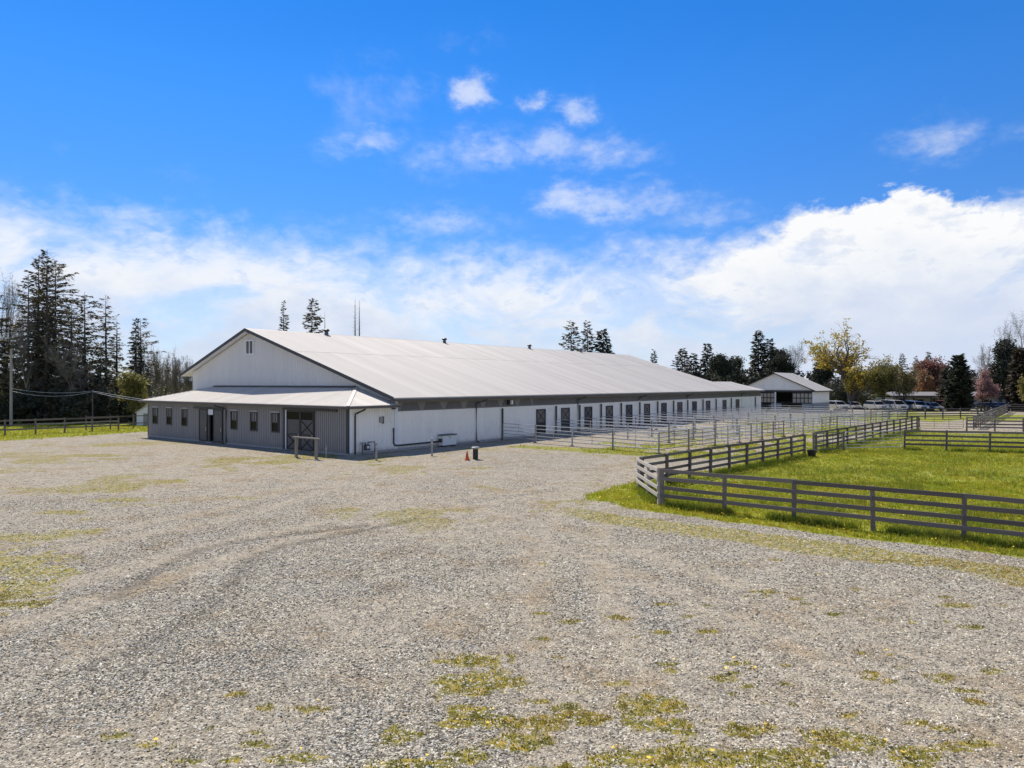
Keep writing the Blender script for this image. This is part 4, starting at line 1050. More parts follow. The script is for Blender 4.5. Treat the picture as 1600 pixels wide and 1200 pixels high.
def conifer(seed, H, Rr, leaf, base=.08, dens=1.0, droop=.25, prof=.8, sparse=0., size=1.0, lean=.01, twig=False, irregular=.35):
    rg = np.random.RandomState(seed); segs = []; lv = []
    kk = 14; zz = np.linspace(-.3, H, kk); off = np.cumsum(rg.normal(0, lean * H / kk, (kk, 2)), 0); off[0] = 0
    r_of = lambda z: max(.015, (.011 * H + .06) * (1 - z / H) ** .9 + .012)
    tp = lambda z: np.array([np.interp(z, zz, off[:, 0]), np.interp(z, zz, off[:, 1]), z])
    for i in range(kk - 1): segs.append((tp(zz[i]), tp(zz[i + 1]), r_of(zz[i]), r_of(zz[i + 1])))
    nb = int(H * 11 * dens * (1 + .1 * Rr)); az = rg.rand() * 6
    side = 1 + irregular * np.sin(np.linspace(0, 2 * math.pi, 9)[:8] + rg.rand() * 6) * rg.rand(8)
    for i in range(nb):
        u = base + (1 - base) * (1 - (1 - (i + rg.rand()) / nb) ** .75) if sparse < 1 else base + (1 - base) * rg.rand()
        u = min(u, .995); az += 2.4 + rg.normal(0, .3)
        fr = (1 - u) ** prof * (1 - .35 * max(0, .25 - u) / .25)
        Lb = Rr * (fr + .04) * rg.uniform(.55, 1.12) * side[int((az % (2 * math.pi)) / (2 * math.pi) * 7.99)]
        Lb = max(Lb, .15)
        e = .55 * u - droop * (1 - u) + rg.normal(0, .1); p = tp(u * H)
        d0 = np.array([math.cos(az) * math.cos(e), math.sin(az) * math.cos(e), math.sin(e)])
        m = max(2, int(Lb / .7) + 1); pts = [p]; d = d0.copy()
        for k in range(m):
            d = d + np.array([rg.normal(0, .05), rg.normal(0, .05), -droop * .25 + (.16 if k > m * .6 else 0)]); d /= np.linalg.norm(d)
            pts.append(pts[-1] + d * Lb / m)
        pts = np.array(pts); rb = .012 + .008 * Lb
        for k in range(m): segs.append((pts[k], pts[k + 1], rb * (1 - k / m) + .005, rb * (1 - (k + 1) / m) + .004))
        if twig or rg.rand() < sparse * (.3 + .9 * u): continue
        ns = int((4 + Lb * 8) * dens / size ** 1.3) + 2
        f = rg.uniform(.12, 1.05, ns) ** .8; x = f * m; ii = np.clip(x.astype(int), 0, m - 1); fx = (x - ii)[:, None]
        c = pts[ii] * (1 - fx) + pts[ii + 1] * fx; dr = unit(pts[ii + 1] - pts[ii])
        lat = np.cross(dr, [0, 0, 1.]); sg = np.where(rg.rand(ns) < .5, -1, 1)[:, None]
        sd = unit(dr * rg.uniform(.3, 1, (ns, 1)) + lat * sg * rg.uniform(.1, .9, (ns, 1)) + np.array([0, 0, -1]) * rg.uniform(0, .7, (ns, 1)) * (.5 + droop))
        Ls = rg.uniform(.28, .62, ns) * size * (.6 + .15 * Rr); c = c + sd * (Ls * .4)[:, None] + rg.normal(0, .06, (ns, 3))
        nn = unit(np.stack([rg.normal(0, .6, ns), rg.normal(0, .6, ns), np.ones(ns)], 1))
        lv.append(leaf_quads(c, sd, nn, Ls, Ls * rg.uniform(.3, .55, ns)))
    tr = segs_mesh('trunk', segs, 'bark')
    return tr, (quads_mesh('crown', np.concatenate(lv), leaf) if lv else None)


def skeleton(seed, H, Rr, levels=5, trunk=.22, up=.35, r0=None, forks=3, lean=(0, 0)):
    rg = np.random.RandomState(seed); segs = []; tips = []
    r0 = r0 or .018 * H + .04
    def grow(p, d, L, r, lev):
        k = 3 if lev < 3 else 2; r_end = r * .62
        for i in range(k):
            d = d + rg.normal(0, .11 + .02 * lev, 3) + np.array([0, 0, up * .12]); d = d / np.linalg.norm(d)
            q = p + d * L / k; ra, rb = r + (r_end - r) * i / k, r + (r_end - r) * (i + 1) / k
            segs.append((p, q, ra, rb)); p = q
            if lev < levels and (i < k - 1) and rg.rand() < .75: side(p, d, L * rg.uniform(.45, .7), rb * .55, lev + 1)
            if lev >= levels - 1: tips.append(p)
        if lev < levels:
            for _ in range(forks if lev == 0 else 2): side(p, d, L * rg.uniform(.62, .86), r_end * .8, lev + 1, .65)
        else: tips.append(p)
    def side(p, d, L, r, lev, sp=.95):
        v = rg.normal(0, 1, 3); v -= d * v.dot(d); v /= np.linalg.norm(v) + 1e-9
        nd = d + v * sp * rg.uniform(.6, 1.15) + np.array([0, 0, up * .5]); nd /= np.linalg.norm(nd)
        grow(p, nd, L, max(r, .006), lev)
    grow(np.array([0, 0, -.3]), np.array([lean[0], lean[1], 1.]), H * trunk + .3, r0, 0)
    P = np.array([s[1] for s in segs]); top = P[:, 2].max(); wid = np.percentile(np.hypot(P[:, 0], P[:, 1]), 97)
    sz, sx = H / top, Rr / max(wid, .1); S = np.array([sx, sx, sz])
    segs = [(np.where(np.array([0, 0, 1]) * s[0] < 0, s[0], s[0] * S), s[1] * S, s[2], s[3]) for s in segs]
    return segs, np.array(tips) * S, rg


def bare_tree(seed, H, Rr, levels=5, bark='bark_grey', trunk=.22):
    segs, tips, rg = skeleton(seed, H, Rr, levels, trunk, r0=.012 * H + .03)
    segs = [(a, b, max(r0, .014), max(r1, .011)) for a, b, r0, r1 in segs]
    # fine twigs at the ends
    for t in tips:
        for _ in range(2):
            v = rg.normal(0, 1, 3); v[2] = abs(v[2]); segs.append((t, t + v * .028 * H * .8, .011, .006))
    return segs_mesh('trunk', segs, bark), None


def leafy_tree(seed, H, Rr, leaf, per=14, size=.3, spread=.5, levels=5, bark='bark', trunk=.2, lean=(0, 0), keep=1.0, low=0., r0=None, lopsided=0.):
    segs, tips, rg = skeleton(seed, H, Rr * .92, levels, trunk, lean=lean, r0=r0)
    t = tips[rg.rand(len(tips)) < keep * (1 - lopsided * np.clip(tips[:, 0] / Rr + .15, -.6, 1))]
    t = t[t[:, 2] > low * H]
    c = np.repeat(t, per, 0) + rg.normal(0, spread, (len(t) * per, 3)) * np.array([1, 1, .75]); n = len(c)
    d = rg.normal(0, 1, (n, 3)); nn = rg.normal(0, 1, (n, 3)) + np.array([0, 0, .6]); L = rg.uniform(.6, 1.3, n) * size
    return segs_mesh('trunk', segs, bark), quads_mesh('crown', leaf_quads(c, d, nn, L, L * .7), leaf)


def shrub(seed, H, Rr, leaf, n=5200, size=.34, clumps=46):
    rg = np.random.RandomState(seed); segs = []
    cc = []
    for i in range(clumps):
        a = rg.rand() * 6.283; u = rg.rand() ** .6; r = Rr * u * .82; z = H * (.12 + .80 * rg.rand() * math.sqrt(max(.05, 1 - (u * .9) ** 2)))
        cc.append((r * math.cos(a), r * math.sin(a), z))
        segs.append((np.array([r * .1 * math.cos(a), r * .1 * math.sin(a), -.2]), np.array(cc[-1]), .05, .012))
    cc = np.array(cc); k = rg.randint(0, clumps, n); rad = rg.uniform(.10, .24, clumps)[k] * Rr + .12
    v = unit(rg.normal(0, 1, (n, 3))) * (rg.rand(n, 1) ** .4) * rad[:, None]; c = cc[k] + v
    c[:, 2] = np.maximum(c[:, 2], .05)
    d = unit(v) + rg.normal(0, .5, (n, 3)); nn = rg.normal(0, 1, (n, 3)); L = rg.uniform(.6, 1.3, n) * size
    return segs_mesh('stem', segs, 'bark'), quads_mesh('crown', leaf_quads(c, d, nn, L, L * .6), leaf)


def pine(seed, H, Rr, leaf='leaf_fir'):
    segs, tips, rg = skeleton(seed, H, Rr * .85, 4, .3, up=.2)
    per = 46; t = tips; c = np.repeat(t, per, 0) + rg.normal(0, .55, (len(t) * per, 3)) * np.array([1.15, 1.15, .6]); n = len(c)
    d = rg.normal(0, 1, (n, 3)) + [0, 0, .4]; nn = rg.normal(0, 1, (n, 3)); L = rg.uniform(.3, .62, n)
    # lower skirt of boughs
    return segs_mesh('trunk', segs, 'bark'), quads_mesh('crown', leaf_quads(c, d, nn, L, L * .5), leaf)


TREES = [
    ('cedar', 'cedar_tree', -64.1, 92, 19.0, 3.39, 'tall ragged cedar just right of the utility pole, lower than its neighbours'),
    ('cedar', 'cedar_tree', -65.5, 96, 22.7, 3.89, 'second of the tall cedars right of the utility pole'),
    ('cedar', 'cedar_tree', -60.4, 90, 22.2, 3.82, 'tallest cedar of the dark group behind the left board fence'),
    ('cedar', 'cedar_tree', -63.7, 97, 22.0, 3.75, 'tall cedar on the right shoulder of the tallest left cedar'),
    ('cedar', 'cedar_tree', -55.8, 88, 15.3, 2.76, 'bushy cedar filling the slope right of the tallest left cedars'),
    ('cedar_sparse', 'cedar_tree', -56.6, 92, 17.0, 2.54, 'thin topped cedar standing alone right of the tall left cedars'),
    ('fir', 'fir_tree', -52.1, 88, 9.3, 1.95, 'low dark fir between the thin topped cedar and the slender spruce'),
    ('spruce', 'spruce_tree', -53.5, 94, 13.6, 1.65, 'slender open spruce left of the drooping dark fir'),
    ('fir', 'fir_tree', -49.8, 92, 13.5, 1.78, 'drooping dark fir nearest the left end of the barn'),
    ('cedar', 'cedar_tree', -70.0, 94, 17.4, 3.81, 'dark cedar cut by the left edge of the picture'),
    ('bare', 'bare_tree', -71.9, 99, 20.1, 3.10, 'leafless twiggy tree spreading at the left edge above the pole'),
    ('lime', 'leafy_tree', -45.6, 84, 6.3, 1.32, 'yellow green leafy tree beside the left corner of the annex'),
    ('bare_s', 'bare_tree', -67.5, 128, 10.9, 1.42, 'leafless tree first from the left above the annex roof corner'),
    ('bare_s', 'bare_tree', -68.0, 132, 12.1, 1.22, 'leafless tree second from the left above the annex roof corner'),
    ('bare_s', 'bare_tree', -62.6, 124, 9.8, 1.14, 'leafless tree third from the left above the annex roof corner'),
    ('bare_s', 'bare_tree', -64.2, 130, 9.6, 1.32, 'leafless tree fourth from the left above the annex roof corner'),
    ('bare', 'bare_tree', -60.3, 126, 11.2, 2.32, 'widest leafless tree left of the barn gable'),
    ('bare_s', 'bare_tree', -62.2, 135, 9.8, 1.74, 'leafless tree showing over the left gable eave'),
    ('spar', 'dead_spar', -46.7, 142, 21.6, 1.70, 'thin spired conifer leftmost above the barn ridge'),
    ('cedar_sparse', 'cedar_tree', -40.3, 140, 22.1, 2.19, 'ragged cedar above the barn ridge left of the first roof vent'),
    ('snag', 'dead_spar', -38.8, 144, 19.7, 0.40, 'thin bare spire right behind the first roof vent'),
    ('snag', 'dead_spar', -33.0, 146, 22.8, 2.15, 'dead spar with short bare twigs above the barn ridge, left of pair'),
    ('snag', 'dead_spar', -32.8, 149, 22.9, 1.37, 'dead spar with short bare twigs above the barn ridge, right of pair'),
    ('cedar', 'cedar_tree', 14.1, 165, 20.0, 2.59, 'left cedar of three above the far end of the barn ridge'),
    ('cedar_sparse', 'cedar_tree', 18.5, 170, 20.2, 2.04, 'thin middle cedar of three above the far end of the barn ridge'),
    ('fir', 'fir_tree', 22.1, 168, 18.0, 2.94, 'dense right fir of three above the far end of the barn ridge'),
    ('fir', 'fir_tree', 36.8, 180, 13.6, 2.16, 'lone fir top above the sloping far end of the barn roof'),
    ('fir', 'fir_tree', 45.4, 185, 14.2, 2.73, 'dark fir first from the left behind the barn extension roof'),
    ('fir', 'fir_tree', 46.6, 178, 12.7, 2.46, 'dark fir second from the left behind the barn extension roof'),
    ('fir', 'fir_tree', 51.2, 182, 15.5, 2.85, 'dark fir third from the left behind the barn extension roof'),
    ('pine', 'pine_tree', 53.2, 176, 11.9, 3.24, 'rounded dark pine between the fir rows behind the extension'),
    ('fir', 'fir_tree', 59.4, 184, 12.3, 2.88, 'dark fir just left of the tallest fir behind the hay shed'),
    ('fir', 'fir_tree', 62.5, 176, 18.4, 3.24, 'tallest dark fir behind the hay shed'),
    ('fir', 'fir_tree', 66.9, 180, 16.4, 2.99, 'dark fir on the right shoulder of the tallest one by the hay shed'),
    ('pine', 'pine_tree', 65.5, 172, 13.0, 2.85, 'broad dark pine above the hay shed ridge'),
    ('bare', 'bare_tree', 70.7, 172, 15.3, 3.17, 'leafless tree standing behind the hay shed roof'),
    ('pine', 'pine_tree', 70.9, 160, 10.3, 2.21, 'dark rounded pine half hidden left of the golden maple'),
    ('maple', 'maple_tree', 67.6, 137, 17.2, 6.82, 'large golden maple coming into leaf right of the hay shed'),
    ('bushy', 'shrub', 67.9, 134, 3.8, 1.11, 'olive upright shrub at the foot of the golden maple'),
    ('lime', 'leafy_tree', 70.8, 132, 10.2, 2.92, 'light green tree right of the golden maple in front of parked cars'),
    ('fir', 'fir_tree', 112.3, 200, 13.6, 2.40, 'distant fir top left of the distant pair above the low stable'),
    ('fir', 'fir_tree', 119.2, 205, 12.9, 1.89, 'small distant fir top between two others above the low stable'),
    ('fir', 'fir_tree', 120.0, 200, 14.2, 2.40, 'distant fir top above the red tree'),
    ('olive', 'leafy_tree', 71.7, 128, 8.1, 2.60, 'olive leafed tree with dark forked trunk before the low stable'),
    ('orange', 'leafy_tree', 87.6, 150, 7.6, 2.35, 'orange brown tree left of the red tree behind the stable'),
    ('red', 'leafy_tree', 92.0, 152, 10.4, 3.08, 'dark red leafed tree behind the low stable'),
    ('bronze', 'cedar_tree', 81.9, 131, 7.9, 1.69, 'bronze tinged cedar touching the left side of the big dark conifer'),
    ('thuja', 'conifer_tree', 79.9, 124, 9.9, 2.86, 'big dense dark conifer standing in front of the low stable'),
    ('pink', 'cherry_tree', 85.1, 126, 8.1, 2.55, 'pink blossoming cherry tree right of the big dark conifer'),
    ('bare', 'bare_tree', 109.3, 160, 14.1, 2.65, 'leafless tree rising behind the pink cherry'),
    ('pine', 'pine_tree', 98.3, 138, 13.3, 3.43, 'dark spreading pine at the right edge'),
    ('bronze', 'cedar_tree', 89.3, 122, 11.0, 2.47, 'brownish cedar at the right edge before the dark pine'),
    ('bare', 'bare_tree', 110.6, 150, 20.3, 4.15, 'tall leafless tree cut by the right edge'),
    ('lime', 'leafy_tree', 83.0, 112, 6.0, 1.55, 'small yellow green tree at the right edge by the fence'),
    ('bare', 'bare_tree', -62.5, 89, 15.5, 4.2, 'brown leafless tree tangled in front of the tall left cedars'),
    ('bare', 'bare_tree', -54.5, 87, 12.5, 3.6, 'brown leafless tree between the tall cedars and the thin topped one'),
    ('cedar', 'cedar_tree', -50.8, 95, 13.8, 2.6, 'middling cedar behind the slender spruce and the low dark fir'),
    ('cedar', 'cedar_tree', -57.9, 99, 17.5, 2.9, 'cedar between the tall group and the thin topped cedar, set back'),
   ('fir', 'fir_tree', 85.0, 186, 8.6, 3.34, 'far fir just right of the hay shed roof'),
     ('fir', 'fir_tree', 102.1, 195, 8.4, 3.24, 'far fir between the maple and the light green tree'),
     ('fir', 'fir_tree', 105.1, 192, 9.8, 3.19, 'far fir top right of the light green tree'),
     ('fir', 'fir_tree', 121.0, 196, 9.9, 3.25, 'far fir between the red tree and the big dark conifer'),
     ('fir', 'fir_tree', 125.9, 190, 8.7, 3.41, 'far fir between the big dark conifer and the cherry'),
     ('fir', 'fir_tree', 128.9, 185, 9.9, 3.58, 'far fir between the cherry and the dark pine'),
     ('bare', 'bare_tree', -55.4, 104, 11.5, 1.05, 'leafless tree beside the drooping dark fir'),
     ('bare', 'bare_tree', -59.1, 116, 9.9, 1.39, 'leafless tree in the thicket just left of the gable'),
     ('bare', 'bare_tree', -58.0, 119, 10.1, 1.32, 'leafless tree close behind the annex hip'),
     ('bare', 'bare_tree', -58.1, 124, 9.8, 1.60, 'leafless tree right against the left gable eave'),
    ('bush', 'shrub', 66.0, 152, 5.2, 5.5, 'dark shrub seen between the hay shed and the maple trunk'),
    ('bush', 'shrub', 75.5, 156, 5.6, 6.0, 'dark shrub behind the golden maple trunk'),
    ('pine', 'pine_tree', 91.5, 168, 9.0, 4.5, 'dark rounded pine behind the light green and olive trees'),
    ('bush', 'shrub', -59.9, 82, 3.9, 1.96, 'dark evergreen shrub at the left edge beneath the pole'),
    ('bush', 'shrub', -58.5, 84, 4.4, 2.17, 'dark evergreen shrub just right of the utility pole foot'),
    ('bush', 'shrub', -55.8, 85, 5.0, 2.12, 'dark evergreen shrub below the tallest cedars'),
    ('bush', 'shrub', -52.3, 84, 4.6, 2.01, 'dark evergreen shrub third from the annex'),
    ('bush', 'shrub', -50.9, 86, 4.0, 1.90, 'dark evergreen shrub second from the annex'),
    ('bush', 'shrub', -48.4, 86, 3.8, 1.74, 'dark evergreen shrub next to the yellow green tree'),
]
for i, (kind, name, x, y, H, Rr, lab) in enumerate(TREES):
    if kind in ('cedar', 'cedar_sparse') and y < 100: Rr *= 1.3
    if kind in ('fir', 'pine') and 40 < x < 70: Rr *= 1.5
    if kind == 'maple': Rr *= 1.3
    if kind in ('spar', 'cedar_sparse', 'cedar', 'fir') and y > 138 and x < 24: Rr *= 1.75
    sd_ = 100 + i * 7; far = y > 130
    if kind == 'cedar': tr, cr = conifer(sd_, H, Rr, 'leaf_cedar', .06, .95 if not far else .75, .35, .50, .48 if not far else .3, .72 if not far else 1.4, .014, irregular=.7)
    elif kind == 'cedar_sparse': tr, cr = conifer(sd_, H, Rr, 'leaf_cedar', .05, 1.0, .3, .6, .5 if not far else .25, .9 if not far else 1.3, .008, irregular=.7)
    elif kind == 'fir': tr, cr = conifer(sd_, H, Rr, 'leaf_fir', .04, 1.15 if not far else .95, .3, .72, .0, 1.05 if not far else 1.6, .008)
    elif kind == 'spruce': tr, cr = conifer(sd_, H, Rr, 'leaf_cedar', .06, .85, .2, .75, .2, .95, .004)
    elif kind == 'spar': tr, cr = conifer(sd_, H, Rr, 'leaf_cedar', .3, .9, .1, .9, .35, 1.2, .004)
    elif kind == 'snag': tr, cr = conifer(sd_, H, Rr, 'leaf_cedar', .45, .35, .12, .5, 0, 1, .004, twig=True)
    elif kind == 'thuja': tr, cr = conifer(sd_, H, Rr, 'leaf_fir', .01, 2.4, -.12, .55, 0, 1.25, .004, irregular=.15)
    elif kind == 'bronze': tr, cr = conifer(sd_, H, Rr, 'leaf_bronze', .01, 2.2, .1, .5, 0, 1.35, .01)
    elif kind == 'pine': tr, cr = pine(sd_, H, Rr)
    elif kind in ('bare', 'bare_s'): tr, cr = bare_tree(sd_, H, Rr, 5 if kind == 'bare' else 4, trunk=.22 if kind == 'bare' else .45)
    elif kind == 'maple': tr, cr = leafy_tree(4321, H, Rr, 'leaf_gold', 9, .40, .34, 6, 'bark', .16, keep=.125, low=.16, r0=1.1, lopsided=1.0)
    elif kind == 'lime': tr, cr = leafy_tree(sd_, H, Rr, 'leaf_lime', 11, .30, .36, 5, keep=.40, low=.30)
    elif kind == 'olive': tr, cr = leafy_tree(sd_, H, Rr, 'leaf_olive', 11, .30, .36, 5, trunk=.3, keep=.4, low=.38)
    elif kind == 'orange': tr, cr = leafy_tree(sd_, H, Rr, 'leaf_orange', 14, .36, .5, 5, keep=.6)
    elif kind == 'red': tr, cr = leafy_tree(sd_, H, Rr, 'leaf_red', 14, .38, .55, 5, keep=.65)
    elif kind == 'pink': tr, cr = leafy_tree(sd_, H, Rr, 'leaf_pink', 10, .28, .38, 5, keep=.45, low=.3)
    elif kind == 'bushy': tr, cr = shrub(sd_, H, Rr, 'leaf_olive', 1500, .34, 20)
    elif kind == 'bush': tr, cr = shrub(sd_, H, Rr, 'leaf_bush', 6500, .34, 60)
    g_ = {'bush': 'evergreen shrubs under the left cedars', 'bare': 'leafless trees', 'bare_s': 'leafless trees', 'fir': 'firs', 'cedar': 'cedars', 'cedar_sparse': 'cedars', 'pine': 'pines', 'snag': 'dead spars', 'spar': 'dead spars'}.get(kind, 'leafy trees' if name == 'leafy_tree' else None)
    o = empty(name, (x, y, 0), 0 if kind == 'maple' else (i * 1.7) % 6.28, lab, 'shrub' if name == 'shrub' else 'tree', g_)
    link('stem' if kind.startswith('bush') else 'trunk', tr, o)
    if cr: link('crown', cr, o)


def far_woods(name, pts, hmin, hmax, n, label, seed, m='leaf_far', size=1.3):
    rg = np.random.RandomState(seed); P = np.array(pts, float); seg = np.hypot(*(np.diff(P, axis=0)).T); cum = np.concatenate([[0], np.cumsum(seg)])
    s = rg.rand(n) * cum[-1]; x = np.interp(s, cum, P[:, 0]); y = np.interp(s, cum, P[:, 1]) + rg.normal(0, 6, n)
    h = hmin + (hmax - hmin) * fbm(s, s * 0 + seed, .09, 5) ** 1.3 * 1.5
    c = np.stack([x, y, rg.rand(n) ** .8 * h], 1); d = rg.normal(0, 1, (n, 3)) + [0, 0, .8]; nn = rg.normal(0, 1, (n, 3)); L = rg.uniform(.6, 1.4, n) * size
    o = link(name, quads_mesh(name, leaf_quads(c, d, nn, L, L * .6), m)); tag(o, label, 'woods', kind='stuff')


far_woods('far_woods', [(-420, 170), (-200, 190), (-60, 185), (60, 235), (220, 235), (420, 200)], 2.0, 9.0, 42000, 'low brown green belt of distant woods along the horizon', 5)


far_woods('hedgerow', [(48, 178), (95, 176), (150, 168), (215, 150)], 3.0, 8.5, 15000, 'dark tangled hedgerow behind the stable and maples', 9, size=.9)

# ------------------------------------------------------------------ grass, flowers and loose stones
mat('grass_blade', (.31, .345, .016), .6, var=.45, scale=.9, trans=.5, c2=(.42, .36, .03))
mat('moss_blade', (.17, .16, .022), .8, var=.45, scale=2.5, trans=.35, c2=(.40, .28, .05))
mat('dandelion', (.75, .50, .03), .7, var=.15)
def pebble_material():
    m = mat('pebble', (.34, .315, .275), .85); g = NT(m.node_tree); b = m.node_tree.nodes['Principled BSDF']
    oi = g.n('ShaderNodeObjectInfo'); r = oi.outputs['Random']
    c = g.ramp(r, [(0, (.030, .029, .026)), (.28, (.13, .127, .112)), (.52, (.30, .292, .255)), (.78, (.54, .53, .465)), (1, (.84, .83, .75))])
    r2 = g.m('FRACT', g.m('MULTIPLY', r, 91.7))
    c = g.mix(g.ss(r2, .70, .97), c, g.mix(1, c, (1.1, .95, .72, 1), 'MULTIPLY'))
    ge = g.n('ShaderNodeNewGeometry'); nz = g.noise(ge.outputs['Position'], .45, 5, .6)
    c = g.mix(1, c, g.ramp(nz, [(.36, (.74, .75, .76)), (.5, (1.03, 1.0, .93)), (.64, (1.22, 1.12, .94))]), 'MULTIPLY')
    g.set(b.inputs['Base Color'], c)


pebble_material()


def scatter(x0, x1, y0, y1, per_m2, which, power=1.0, seed=0, inview=True):
    rg = np.random.RandomState(seed); n = int((x1 - x0) * (y1 - y0) * per_m2)
    X = x0 + (x1 - x0) * rg.rand(n); Y = y0 + (y1 - y0) * rg.rand(n)
    if inview:
        k = np.abs(X) < .78 * Y + 1; X, Y = X[k], Y[k]
    gr, mo, ta, ru = masks(X, Y); d = which(gr, mo, ta, ru); k = rg.rand(len(X)) < d ** power
    return X[k], Y[k], ground_z(X[k], Y[k], ru[k]), rg


def blades(name, sets, m, label, h, wd, nb):
    V = []
    for X, Y, Z, rg in sets:
        n = len(X)
        for b in range(nb):
            a = rg.rand(n) * 6.283; hh = h * rg.uniform(.5, 1.35, n); w_ = wd * rg.uniform(.6, 1.4, n); ln = hh * rg.uniform(.1, .75, n); a2 = rg.rand(n) * 6.283
            bx = X + rg.normal(0, .045, n); by = Y + rg.normal(0, .045, n)
            p0 = np.stack([bx - np.cos(a) * w_, by - np.sin(a) * w_, Z - .01], 1); p1 = np.stack([bx + np.cos(a) * w_, by + np.sin(a) * w_, Z - .01], 1)
            p2 = np.stack([bx + np.cos(a2) * ln, by + np.sin(a2) * ln, Z + hh], 1)
            V.append(np.stack([p0, p1, p2], 1).reshape(-1, 3))
    V = np.concatenate(V); k = len(V) // 3
    o = link(name, np_mesh(name, V, np.arange(k * 3), np.full(k, 3), m)); tag(o, label, 'grass', kind='stuff')
    return k


gsel = lambda gr, mo, ta, ru: np.clip(gr * 1.1 - .1, 0, 1)
blades('paddock_grass', [scatter(1, 28, 16, 34, 60, gsel, seed=1), scatter(5, 46, 34, 56, 26, gsel, seed=2), scatter(14, 62, 56, 75, 10, gsel, seed=3)],
       'grass_blade', 'bright green grass of the fenced paddock', .10, .016, 5)
blades('verge_grass', [scatter(-56, -26, 52, 80, 10, gsel, seed=4), scatter(-4, 40, 41, 100, 2.5, lambda g, m, t, r: np.where(g > .3, g, 0), seed=5)],
       'grass_blade', 'short grass on the far verges and round the pens', .13, .03, 4)
blades('moss_tufts', [scatter(-13, 13, 8, 16, 260, lambda g, m, t, r: np.where(m > .12, m, 0) * (1 - g), 2.2, seed=6), scatter(-26, 26, 16, 48, 16, lambda g, m, t, r: np.where(m > .5, m, 0) * (1 - g), 1.5, seed=7)],
       'moss_blade', 'low olive moss and weeds growing through the gravel', .026, .014, 4)

mat('dry_moss', (.42, .24, .04), .85, var=.4, scale=2.5, trans=.3, c2=(.50, .36, .06))
_dm = []
for X_, Y_, Z_, rg_ in (scatter(0, 14, 9, 19, 200, lambda g, m, t, r: np.where(m > .45, m, 0) * (1 - g), 1.5, seed=16), scatter(-6, 9, 8, 11, 90, lambda g, m, t, r: np.where(m > .45, m, 0) * (1 - g), 1.5, seed=17)):
    k_ = fbm(X_, Y_ + 300, .9, 3) > .5; _dm.append((X_[k_], Y_[k_], Z_[k_], rg_))
blades('dry_moss', _dm, 'dry_moss', 'orange yellow dry moss in small cushions on the gravel', .022, .012, 4)
_tg = []
for (p_, q_, n_) in (((5.96, 27.3), (19.7, 16.4), 2600), ((5.8, 31.6), (5.85, 27.4), 500), ((6.0, 31.6), (19.4, 46.0), 1500), ((21.3, 48.4), (42, 72), 1500), ((28.7, 50.6), (41, 46.1), 900)):
    rg_ = np.random.RandomState(n_); f_ = rg_.rand(n_); X_ = p_[0] + (q_[0] - p_[0]) * f_ + rg_.normal(0, .16, n_); Y_ = p_[1] + (q_[1] - p_[1]) * f_ + rg_.normal(0, .16, n_)
    k_ = fbm(X_, Y_, .8, 3) > .44; _tg.append((X_[k_], Y_[k_], X_[k_] * 0 - .01, rg_))
for (b_, n_, sd_) in (((6, 26, 18, 34), 2600, 31), ((10, 42, 34, 56), 2200, 32)):
    rg_ = np.random.RandomState(sd_); X_ = b_[0] + (b_[1] - b_[0]) * rg_.rand(n_ * 5); Y_ = b_[2] + (b_[3] - b_[2]) * rg_.rand(n_ * 5)
    k_ = (fbm(X_, Y_ + 50, .45, 4) > .56) & (masks(X_, Y_)[0] > .8); _tg.append((X_[k_], Y_[k_], X_[k_] * 0 - .06, rg_))
mat('rank_grass', (.19, .235, .018), .6, var=.4, scale=1.2, trans=.45, c2=(.24, .25, .03))
blades('rank_grass', _tg, 'rank_grass', 'longer grass left standing along the fence lines', .24, .013, 6)


def flowers():
    V = []; rgs = [scatter(3, 22, 17, 34, 2.2, gsel, seed=8), scatter(5, 40, 34, 60, 1.3, gsel, seed=9), scatter(-13, 13, 8, 14, 9, lambda g, m, t, r: (m > .6) * .35, seed=10)]
    for X, Y, Z, rg in rgs:
        n = len(X); r = rg.uniform(.018, .034, n); z = Z + rg.uniform(.05, .12, n); th = np.arange(6) * math.pi / 3
        V.append(np.stack([X[:, None] + r[:, None] * np.cos(th), Y[:, None] + r[:, None] * np.sin(th), np.repeat(z[:, None], 6, 1) + rg.normal(0, .008, (n, 6))], 2).reshape(-1, 3))
    V = np.concatenate(V); k = len(V) // 6
    o = link('dandelions', np_mesh('dandelions', V, np.arange(k * 6), np.full(k, 6), 'dandelion')); tag(o, 'small yellow dandelions dotted through grass and moss', 'flowers', kind='stuff')


flowers()


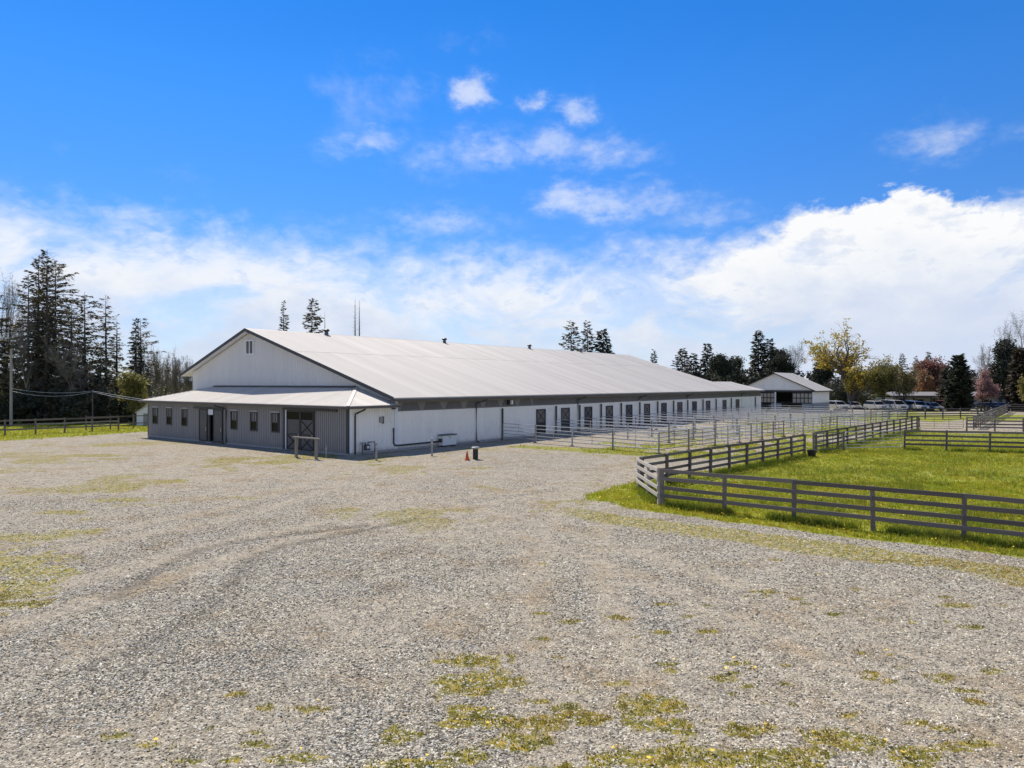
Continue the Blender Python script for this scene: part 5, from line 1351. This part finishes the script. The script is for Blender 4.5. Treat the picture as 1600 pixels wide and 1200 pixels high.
def stones(name, sets, r, label):
    P = np.concatenate([np.stack([X, Y, Z], 1) for X, Y, Z, rg in sets]); me = bpy.data.meshes.new(name)
    me.vertices.add(len(P)); me.vertices.foreach_set('co', P.astype(np.float32).ravel()); me.update(); me.materials.append(MAT['pebble'])
    o = link(name, me); tag(o, label, 'gravel', kind='stuff')
    ng = bpy.data.node_groups.new(name, 'GeometryNodeTree'); ng.interface.new_socket('Geometry', in_out='INPUT', socket_type='NodeSocketGeometry'); ng.interface.new_socket('Geometry', in_out='OUTPUT', socket_type='NodeSocketGeometry')
    N = ng.nodes; Lk = ng.links.new
    gi = N.new('NodeGroupInput'); go = N.new('NodeGroupOutput'); ico = N.new('GeometryNodeMeshIcoSphere'); ico.inputs['Radius'].default_value = r; ico.inputs['Subdivisions'].default_value = 1
    tf = N.new('GeometryNodeTransform'); tf.inputs['Scale'].default_value = (1.25, .85, .6)
    sm = N.new('GeometryNodeSetMaterial'); sm.inputs['Material'].default_value = MAT['pebble']
    ip = N.new('GeometryNodeInstanceOnPoints'); rv = N.new('FunctionNodeRandomValue'); rv.data_type = 'FLOAT_VECTOR'
    rv.inputs[0].default_value = (-.5, -.5, 0); rv.inputs[1].default_value = (.5, .5, 6.28)
    rs = N.new('FunctionNodeRandomValue'); rs.data_type = 'FLOAT_VECTOR'; rs.inputs[0].default_value = (.45, .45, .45); rs.inputs[1].default_value = (1.35, 1.35, 1.35); rs.inputs['Seed'].default_value = 4
    Lk(ico.outputs[0], tf.inputs[0]); Lk(tf.outputs[0], sm.inputs[0]); Lk(gi.outputs[0], ip.inputs['Points']); Lk(sm.outputs[0], ip.inputs['Instance'])
    Lk(rv.outputs[0], ip.inputs['Rotation']); Lk(rs.outputs[0], ip.inputs['Scale']); Lk(ip.outputs[0], go.inputs[0])
    md = o.modifiers.new('stones', 'NODES'); md.node_group = ng
    return len(P)


ssel = lambda gr, mo, ta, ru: np.clip(1 - 1.6 * gr, 0, 1) * np.clip(1 - .85 * mo, 0, 1) * (1 - .78 * ta)


def thin(st, f):
    X, Y, Z, rg = st; k = rg.rand(len(X)) < f(Y); return X[k], Y[k], Z[k], rg


k1 = stones('near_gravel', [thin(scatter(-16, 16, 8.0, 19, 640, ssel, seed=11), lambda Y: 1 - sst(Y, 10, 19) * .95)], .0175, 'angular grey gravel stones covering the near lot')
k2 = stones('lot_gravel', [thin(scatter(-30, 30, 9, 40, 130, ssel, seed=12), lambda Y: sst(Y, 9, 16) * (1 - sst(Y, 20, 40)))], 0.024, 'loose grey gravel stones over the middle of the lot')
print('stones', k1, k2)
